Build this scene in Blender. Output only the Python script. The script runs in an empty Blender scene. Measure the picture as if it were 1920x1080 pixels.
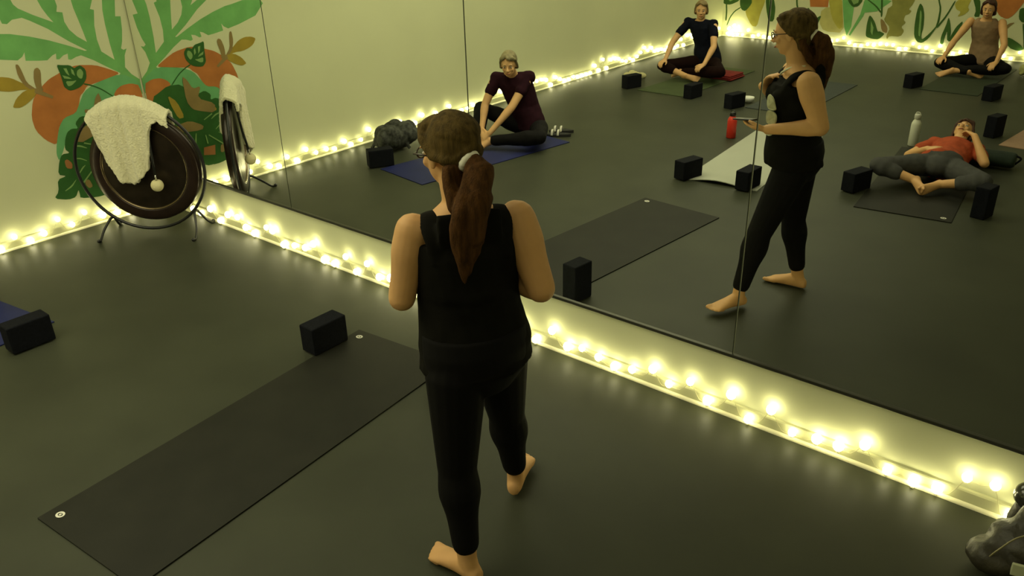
import bpy, bmesh, math, random
from mathutils import Vector as V, Matrix, noise
random.seed(7)
C = bpy.context.scene.collection
PI = math.pi
MATS = {}

# ---------------------------------------------------------------- materials
def mat(name, color, rough=0.7, metal=0.0, spec=0.3, var=0.0, scale=20.0, bump=0.0, bscale=60.0, sheen=0.0, emit=None, stretch=None):
    if name in MATS: return MATS[name]
    m = bpy.data.materials.new(name); m.use_nodes = True
    nt = m.node_tree; b = nt.nodes['Principled BSDF']
    b.inputs['Base Color'].default_value = (*color, 1)
    b.inputs['Roughness'].default_value = rough
    b.inputs['Metallic'].default_value = metal
    b.inputs['Specular IOR Level'].default_value = spec
    if sheen: b.inputs['Sheen Weight'].default_value = sheen
    tc = nt.nodes.new('ShaderNodeTexCoord'); mp = nt.nodes.new('ShaderNodeMapping')
    nt.links.new(tc.outputs['Object'], mp.inputs['Vector'])
    if stretch: mp.inputs['Scale'].default_value = stretch
    if var:
        n = nt.nodes.new('ShaderNodeTexNoise'); n.inputs['Scale'].default_value = scale; n.inputs['Detail'].default_value = 4
        nt.links.new(mp.outputs['Vector'], n.inputs['Vector'])
        r = nt.nodes.new('ShaderNodeValToRGB')
        r.color_ramp.elements[0].position = .3; r.color_ramp.elements[1].position = .7
        r.color_ramp.elements[0].color = (*[c*(1-var) for c in color], 1)
        r.color_ramp.elements[1].color = (*[min(1, c*(1+var)) for c in color], 1)
        nt.links.new(n.outputs['Fac'], r.inputs['Fac']); nt.links.new(r.outputs['Color'], b.inputs['Base Color'])
    if bump:
        n2 = nt.nodes.new('ShaderNodeTexNoise'); n2.inputs['Scale'].default_value = bscale; n2.inputs['Detail'].default_value = 3
        nt.links.new(mp.outputs['Vector'], n2.inputs['Vector'])
        bp = nt.nodes.new('ShaderNodeBump'); bp.inputs['Strength'].default_value = bump; bp.inputs['Distance'].default_value = .01
        nt.links.new(n2.outputs['Fac'], bp.inputs['Height']); nt.links.new(bp.outputs['Normal'], b.inputs['Normal'])
    MATS[name] = m
    return m

def bulb_mat():
    m = bpy.data.materials.new('bulb_glow'); m.use_nodes = True
    nt = m.node_tree; b = nt.nodes['Principled BSDF']
    b.inputs['Base Color'].default_value = (.9, .85, .6, 1)
    b.inputs['Emission Color'].default_value = BULB_COL
    b.inputs['Emission Strength'].default_value = BULB_STR
    MATS['bulb'] = m
    return m

# ---------------------------------------------------------------- object helpers
def empty(name, loc=(0, 0, 0), rz=0.0):
    o = bpy.data.objects.new(name, None); o.location = loc; o.rotation_euler = (0, 0, rz)
    o.empty_display_size = .1
    C.objects.link(o); return o
def tag(o, label=None, cat=None, group=None, kind=None):
    if label: o['label'] = label
    if cat: o['category'] = cat
    if group: o['group'] = group
    if kind: o['kind'] = kind
    return o
def obj(name, bm, m, parent=None, smooth=False, world=True):
    """link bm as one mesh object; bm is in world coordinates unless world=False"""
    bmesh.ops.recalc_face_normals(bm, faces=bm.faces)
    me = bpy.data.meshes.new(name); 
    if parent is not None and world:
        mw = Matrix.LocRotScale(parent.location, parent.rotation_euler, None)
        if parent.parent is not None:
            pp = parent.parent
            mw = Matrix.LocRotScale(pp.location, pp.rotation_euler, None) @ mw
        bm.transform(mw.inverted())
    bm.to_mesh(me); bm.free()
    ms = m if isinstance(m, (list, tuple)) else [m]
    for x in ms: me.materials.append(x)
    if smooth:
        for p in me.polygons: p.use_smooth = True
    o = bpy.data.objects.new(name, me); C.objects.link(o)
    if parent is not None: o.parent = parent
    return o
def new(): return bmesh.new()
def box(bm, c, s, rz=0, bevel=0.0, mi=0, seg=2):
    r = bmesh.ops.create_cube(bm, size=1.0)
    vs = r['verts']
    bmesh.ops.scale(bm, vec=s, verts=vs)
    if bevel:
        es = list({e for v in vs for e in v.link_edges})
        rb = bmesh.ops.bevel(bm, geom=es, offset=bevel, segments=seg, affect='EDGES', profile=.5)
        vs = list({v for v in rb['verts']} | {v for v in vs if v.is_valid})
    vs = [v for v in vs if v.is_valid]
    bmesh.ops.rotate(bm, cent=(0, 0, 0), matrix=Matrix.Rotation(rz, 3, 'Z'), verts=vs)
    bmesh.ops.translate(bm, vec=c, verts=vs)
    for f in {f for v in vs for f in v.link_faces}: f.material_index = mi
    return vs
def frame_for(d, up=V((0, 0, 1))):
    d = d.normalized(); s = d.cross(up)
    if s.length < 1e-4: s = d.cross(V((0, 1, 0)))
    s.normalize(); u = s.cross(d).normalized()
    return s, u
def loft(bm, rings, cap=True, n=16):
    """rings: list of (centre, axis a vector scaled, axis b vector scaled)"""
    R = []
    for c, a, b in rings:
        R.append([bm.verts.new(c + a*math.cos(2*PI*i/n) + b*math.sin(2*PI*i/n)) for i in range(n)])
    for k in range(len(R)-1):
        for i in range(n):
            j = (i+1) % n
            bm.faces.new((R[k][i], R[k][j], R[k+1][j], R[k+1][i]))
    if cap:
        for q, k in ((R[0], 0), (R[-1], -1)):
            bm.faces.new(q if k else q[::-1])
def tube(bm, pts, rad, n=12, cap=True, flat=None):
    """round tube through pts; rad number or list"""
    pts = [V(p) for p in pts]; L = len(pts); rings = []
    ps = None
    for i, p in enumerate(pts):
        d = (pts[min(i+1, L-1)] - pts[max(i-1, 0)])
        if d.length < 1e-6: d = V((0, 0, 1))
        d.normalize()
        if ps is None: s, u = frame_for(d)
        else:
            s = ps - d*ps.dot(d)
            if s.length < 1e-4: s, _ = frame_for(d)
            s.normalize(); u = s.cross(d).normalized()
        ps = s
        r = rad[i] if isinstance(rad, (list, tuple)) else rad
        fb = flat or 1.0
        rings.append((p, s*r, u*r*fb))
    loft(bm, rings, cap, n)
def ell(bm, c, r, rot=None, seg=16, rings=10):
    q = bmesh.ops.create_uvsphere(bm, u_segments=seg, v_segments=rings, radius=1.0)
    vs = q['verts']; bmesh.ops.scale(bm, vec=r, verts=vs)
    if rot is not None: bmesh.ops.rotate(bm, cent=(0, 0, 0), matrix=rot, verts=vs)
    bmesh.ops.translate(bm, vec=c, verts=vs)
    return vs
def cap_tube(bm, a, b, ra, rb, n=14):
    """tapered limb segment with round ends"""
    a, b = V(a), V(b); d = (b-a); L = d.length; d.normalize(); s, u = frame_for(d)
    rings = []
    for t in (-80, -55, -30): 
        t = math.radians(t); rings.append((a + d*ra*math.sin(t), s*ra*math.cos(t), u*ra*math.cos(t)))
    for k in range(5):
        f = k/4; r = ra+(rb-ra)*f; rings.append((a+d*L*f, s*r, u*r))
    for t in (30, 55, 80):
        t = math.radians(t); rings.append((b + d*rb*math.sin(t), s*rb*math.cos(t), u*rb*math.cos(t)))
    loft(bm, rings, True, n)
def catmull(pts, per=6):
    pts = [V(p) for p in pts]; P_ = [pts[0]*2-pts[1]] + pts + [pts[-1]*2-pts[-2]]; out = []
    for i in range(1, len(P_)-2):
        p0, p1, p2, p3 = P_[i-1:i+3]
        for k in range(per):
            t = k/per
            out.append(.5*((2*p1)+(p2-p0)*t+(2*p0-5*p1+4*p2-p3)*t*t+(3*p1-p0-3*p2+p3)*t**3))
    out.append(pts[-1]); return out
def lerp(a, b, t): return a+(b-a)*t
def remesh(o, vox=.006, smooth=4, fac=.5):
    m = o.modifiers.new('remesh', 'REMESH'); m.mode = 'VOXEL'; m.voxel_size = vox; m.use_smooth_shade = True
    s = o.modifiers.new('smooth', 'SMOOTH'); s.factor = fac; s.iterations = smooth
    return o
def wrinkle(o, size=.12, strength=.01):
    t = bpy.data.textures.new('folds', 'CLOUDS'); t.noise_scale = size; t.noise_depth = 1
    d = o.modifiers.new('folds', 'DISPLACE'); d.texture = t; d.strength = strength; d.mid_level = .5; d.texture_coords = 'LOCAL'
    return o
# ---------------------------------------------------------------- people
def hand(bm, w, d, nrm, thumb_side, curl=.35, size=1.0, spread=.12):
    """w wrist, d direction of fingers, nrm = back of the hand, thumb_side = +1/-1 along side axis"""
    w, d, nrm = V(w), V(d).normalized(), V(nrm); nrm = (nrm - d*nrm.dot(d)).normalized()
    s = d.cross(nrm).normalized()
    L = .082*size
    loft(bm, [(w - d*.012, s*.024*size, nrm*.019*size), (w + d*L*.25, s*.030*size, nrm*.017*size),
              (w + d*L*.7, s*.039*size, nrm*.014*size), (w + d*L*1.0, s*.040*size, nrm*.011*size), (w + d*L*1.06, s*.034*size, nrm*.007*size)], True, 16)
    for k, (off, ln) in enumerate(((-.030, .068), (-.010, .078), (.010, .073), (.030, .056))):
        off *= -thumb_side*size; ln *= size
        if thumb_side*off > 0: pass
        a = w + d*L*.93 + s*off; dd = (d + s*off*spread*14).normalized(); r = .0088*size
        p = [a]; ang = 0
        for f in (.42, .32, .26):
            ang += curl
            dr = (dd*math.cos(ang) - nrm*math.sin(ang)).normalized()
            p.append(p[-1] + dr*ln*f)
        tube(bm, [p[0]-dd*.02, p[0], p[1], p[2], p[3], p[3]+(p[3]-p[2])*.12], [r, r*1.02, r*.98, r*.9, r*.75, r*.35], 10)
    ts = s*thumb_side
    a = w + d*L*.22 + ts*.020*size
    p1 = a + (d*.55 + ts*.8 - nrm*.25).normalized()*.034*size
    p2 = p1 + (d*.85 + ts*.5 - nrm*.3).normalized()*.030*size
    p3 = p2 + (d*.95 + ts*.15 - nrm*.35).normalized()*.024*size
    tube(bm, [a - ts*.012, a, p1, p2, p3, p3+(p3-p2)*.15], [.013*size, .0135*size, .0115*size, .0105*size, .008*size, .004*size], 10)

def foot(bm, ankle, d, up=(0, 0, 1), size=1.0, big=1, h=None):
    """ankle joint, toes direction d, sole faces -up; big=+1/-1 side of the big toe along s"""
    ankle, d, up = V(ankle), V(d).normalized(), V(up); up = (up - d*up.dot(d)).normalized()
    s = d.cross(up).normalized()
    h = (.075*size) if h is None else h
    g = ankle - up*h                       # ground under the ankle
    S = size
    prof = [(-.058, .012, .016, .022), (-.052, .024, .026, .028), (-.03, .032, .036, .036), (0, .034, .044, .044), (.035, .034, .040, .040), (.075, .038, .031, .031),
            (.115, .044, .023, .023), (.145, .046, .017, .017), (.162, .043, .012, .012)]
    loft(bm, [(g + d*x*S + up*(zz*S) , s*hw*S, up*hh*S) for x, hw, hh, zz in prof], True, 18)
    for k, (off, ln, r) in enumerate(((.030, .056, .0135), (.010, .052, .0095), (-.006, .046, .009), (-.021, .038, .0085), (-.035, .028, .008))):
        a = g + d*.14*S + s*big*off*S + up*r*1.1*S
        tube(bm, [a - d*.02*S, a, a + d*ln*.6*S, a + d*ln*.92*S, a + d*ln*1.05*S], [r*S, r*S, r*1.02*S, r*.85*S, r*.4*S], 10)
    cap_tube(bm, ankle + up*.01, g + up*.04*S - d*.012*S, .034*S, .034*S)

def head(root, bm, c, fwd, up, S, skin, hairm, style):
    """face towards fwd; adds skull to bm; returns matrix"""
    fwd = V(fwd).normalized(); up = V(up); up = (up - fwd*up.dot(fwd)).normalized(); r = fwd.cross(up).normalized()
    M = Matrix((r, fwd, up)).transposed(); c = V(c)
    def L(p): return c + M @ (V(p)*S)
    ell(bm, L((0, -.008, .025)), V((.073, .093, .087))*S, M, 24, 16)
    ell(bm, L((0, .022, -.035)), V((.056, .062, .070))*S, M, 20, 12)
    ell(bm, L((0, .050, -.078)), V((.028, .026, .024))*S, M)           # chin
    for sx in (-1, 1):
        ell(bm, L((sx*.034, .062, -.022)), V((.022, .018, .020))*S, M)  # cheek
        ell(bm, L((sx*.028, .080, .022)), V((.022, .009, .007))*S, M)   # brow ridge
        ell(bm, L((sx*.074, -.004, -.008)), V((.008, .018, .030))*S, M) # ear
    tube(bm, [L((0, .080, .012)), L((0, .092, -.006)), L((0, .104, -.024)), L((0, .094, -.034))], [.007*S, .009*S, .0145*S, .008*S], 10)
    for sx in (-1, 1): ell(bm, L((sx*.012, .092, -.028)), V((.008, .009, .007))*S, M)
    ell(bm, L((0, .082, -.056)), V((.024, .010, .009))*S, M)
    # eyes / mouth / brows as children
    e = new(); 
    for sx in (-1, 1): ell(e, L((sx*.030, .0765, .004)), V((.0125, .0085, .0065))*S, M, 12, 8)
    o = obj('eyes', e, mat('eye_white', (.55, .5, .42), .3), root, True); o['label'] = 'pale eyes with dark pupils'
    e2 = new()
    for sx in (-1, 1): ell(e2, L((sx*.030, .0835, .004)), V((.0052, .0025, .0052))*S, M, 10, 6)
    obj('pupils', e2, mat('eye_dark', (.02, .015, .01), .2), o, True)
    e = new(); tube(e, [L((-.023, .083, -.054)), L((-.01, .092, -.057)), L((0, .0935, -.057)), L((.01, .092, -.057)), L((.023, .083, -.054))], [.002*S, .0045*S, .005*S, .0045*S, .002*S], 8)
    obj('lips', e, mat('lips', (.34, .11, .07), .5), root, True)
    e = new()
    for sx in (-1, 1): tube(e, [L((sx*.044, .076, .022)), L((sx*.03, .088, .029)), L((sx*.014, .0895, .025))], [.0015*S, .0032*S, .002*S], 6)
    obj('eyebrows', e, hairm, root, True)
    # hair
    hb = new()
    if style in ('pony', 'short', 'bob', 'loose'):
        ell(hb, L((0, -.028, .034)), V((.079, .090, .088))*S, M, 24, 16)
        ell(hb, L((0, .022, .092)), V((.058, .046, .024))*S, M)
        ell(hb, L((0, -.055, -.02)), V((.064, .046, .060))*S, M)
        ell(hb, L((0, -.050, -.062)), V((.050, .036, .042))*S, M)
        if style != 'pony':
            for k_ in range(7):      # swept fringe
                q_ = k_/6; tube(hb, catmull([L((-.02+.03*q_, .045, .108)), L((.0+.06*q_, .078-.02*q_, .092-.01*q_)), L((.028+.048*q_, .080-.045*q_, .066-.02*q_))], 4), [.012*S]*6+[.009*S]*2+[.004*S], 8)
                tube(hb, catmull([L((-.02-.01*q_, .045, .108)), L((-.035-.03*q_, .065-.02*q_, .088-.01*q_)), L((-.052-.024*q_, .055-.035*q_, .058-.02*q_))], 4), [.012*S]*6+[.009*S]*2+[.004*S], 8)
        if style == 'short' or style == 'bob':
            dz = -.035 if style == 'short' else -.06
            for sx in (-1, 1):
                tube(hb, [L((sx*.035, .060, .088)), L((sx*.066, .040, .060)), L((sx*.077, .012, .015)), L((sx*.076, -.012, dz)), L((sx*.065, -.035, dz-.012))], [.012*S, .013*S, .013*S, .015*S, .015*S], 10)
            ell(hb, L((0, -.05, dz)), V((.07, .048, .05))*S, M)
        if style == 'pony':
            for sx in (-1, 1):
                tube(hb, [L((sx*.04, .06, .09)), L((sx*.07, .03, .055)), L((sx*.079, -.015, .005)), L((sx*.06, -.07, -.01))], [.012*S, .014*S, .015*S, .014*S], 10)
            e1 = V((.02, -.99, -.02)).normalized()
            for k_ in range(46):     # combed strands running back to the tie
                a_ = -2.35 + 4.7*k_/45
                d0 = V((math.sin(a_)*.98, math.cos(a_)*.55 - .12, .55+.55*math.cos(a_)*.9)).normalized() if abs(a_) < 1.75 else V((math.sin(a_), -.35, -.55-.25*(abs(a_)-1.75))).normalized()
                om = d0.angle(e1); pp_ = []
                for j_ in range(9):
                    t_ = j_/8; dv = (d0*math.sin((1-t_)*om)+e1*math.sin(t_*om))/math.sin(om)
                    pp_.append(L((dv.x*.081, -.026+dv.y*.094, .030+dv.z*.090)))
                tube(hb, pp_, [.004*S]+[.0068*S]*7+[.005*S], 6)
    return L, M, hb

def limb(bm, a, b, ra, rb, bulge=0, bpos=.3, n=16):
    a, b = V(a), V(b); d = b-a; s, u = frame_for(d); rings = []
    K = 9
    dn = d.normalized()
    for t in (-80, -50, -25):
        q = math.radians(t); rings.append((a + dn*ra*math.sin(q), s*ra*math.cos(q), u*ra*math.cos(q)))
    for k in range(K+1):
        f = k/K; r = ra+(rb-ra)*f + bulge*math.exp(-((f-bpos)/.2)**2)
        if k == 0 or k == K: r = ra if k == 0 else rb
        rings.append((a+d*f, s*r, u*r))
    for t in (25, 50, 80):
        q = math.radians(t); rings.append((b + dn*rb*math.sin(q), s*rb*math.cos(q), u*rb*math.cos(q)))
    loft(bm, rings, True, n)

def torso(bm, secs, infl=0.0, n=28):
    """secs: (centre, half width, half depth, lateral vector, forward vector)"""
    rings = []
    for c, hw, hd, lat, fw in secs:
        rings.append((V(c), V(lat).normalized()*(hw+infl), V(fw).normalized()*(hd+infl)))
    loft(bm, rings, True, n)

def interp_secs(secs, per=4):
    out = []
    for i in range(len(secs)-1):
        a, b = secs[i], secs[i+1]
        for k in range(per):
            t = k/per
            out.append(tuple(lerp(V(x) if not isinstance(x, (int, float)) else x, V(y) if not isinstance(y, (int, float)) else y, t) for x, y in zip(a, b)))
    out.append(secs[-1]); return out

def seated(name_label, J, skin, hairm, top, pants, sleeves=True, hairstyle='short', S=.96, feet_bare=True, headdir=(0, 1, 0), headup=(0, 0, 1), footup=None, top_name='t_shirt', pant_len=(1, .9), vox=.0065, hand_c=.5, hn=None):
    """J: dictionary of world joints"""
    J = {k: V(v) for k, v in J.items()}
    root = empty('person', (J['pel'].x, J['pel'].y, 0)); tag(root, name_label, 'person')
    b = new()
    lat_s = (J['shR']-J['shL']).normalized(); lat_h = (J['hipR']-J['hipL']).normalized()
    sm = (J['shR']+J['shL'])/2; pel = J['pel']; neck = J['neck']
    spd = (sm-pel); f_s = V((0, 0, 1)).cross(lat_s)
    f_s = spd.normalized().cross(lat_s)*-1
    if f_s.dot(V(J['chestdir'])) < 0: f_s = -f_s
    f_h = f_s
    lean = J['chestdir'].normalized()
    def at(t): return pel + spd*t + lean*(-.035*math.sin(PI*min(1, t)))
    secs = interp_secs([(at(-.12), .10, .08, lat_h, f_h), (at(0), .165, .12, lat_h, f_h), (at(.2), .16, .12, lat_h, f_h), (at(.45), .135, .105, lat_s, f_s),
            (at(.7), .145, .112, lat_s, f_s), (at(.9), .155, .098, lat_s, f_s), (at(1.02), .12, .07, lat_s, f_s), (at(1.09), .06, .05, lat_s, f_s)])
    torso(b, [(q[0], q[1]-(.012 if i < len(secs)-6 else 0), q[2]-(.012 if i < len(secs)-6 else 0), q[3], q[4]) for i, q in enumerate(secs)])
    hc = J['head']
    limb(b, sm + (neck-sm)*.2, lerp(neck, hc, .7), .056, .048)
    L, M, hb = head(root, b, hc, headdir, headup, S, skin, hairm, hairstyle)
    for s_ in 'LR':
        sh, el, wr = J['sh'+s_], J['el'+s_], J['wr'+s_]
        limb(b, sh, el, .048, .037, .004, .35); limb(b, el, wr, .037, .025, .004, .25)
        hd = J['hd'+s_]-wr
        n_ = V(hn[s_]) if hn else V((0, 0, 1))
        hand(b, wr, hd, n_, 1 if s_ == 'L' else -1, hand_c)
        hp, kn, an = J['hip'+s_], J['kn'+s_], J['an'+s_]
        limb(b, hp, kn, .068, .046, .006, .3); limb(b, kn, an, .044, .032, .006, .3)
        fu = V(footup[s_]) if footup else V((0, 0, 1))
        td = J['toe'+s_]-an
        foot(b, an, td, fu, .93, 1 if s_ == 'L' else -1, h=.05)
    o = remesh(obj('body', b, skin, root, True), vox, 5)
    hn_ = remesh(obj('hair', hb, hairm, root, True), .006, 3); wrinkle(hn_, .04, .005)
    # clothes
    t = new()
    torso(t, [q for q in secs[2:(-1 if sleeves else -3)]], .013)
    if sleeves: limb(t, J['shL'] - spd*.02, J['shR'] - spd*.02, .055, .055)
    for s_ in 'LR':
        sh, el = J['sh'+s_], J['el'+s_]
        if sleeves: ell(t, sh, (.056, .056, .056))
        if sleeves: limb(t, lerp(sh, sm, .10), lerp(sh, el, .50), .056, .056)
        else: limb(t, lerp(sh, sm, .55) + V((0, 0, .0)), lerp(sh, sm, .75) - spd.normalized()*.12, .05, .06)
    wrinkle(remesh(obj(top_name, t, top, root, True), .008, 3), .07, .012)
    p = new()
    torso(p, [q for q in secs[:7]], .012)
    ell(p, at(-.13), (.115, .105, .088))
    for i, s_ in enumerate('LR'):
        hp, kn, an = J['hip'+s_], J['kn'+s_], J['an'+s_]
        limb(p, hp, kn, .09, .064, .006, .3)
        k = pant_len[i]; limb(p, kn, lerp(kn, an, k), .064, lerp(.064, .048, k), .012, .3)
    wrinkle(remesh(obj('leggings', p, pants, root, True), .008, 3), .09, .012)
    root.location.z = .032 if 'maroon' in name_label else .020
    return root, L, M
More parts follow.
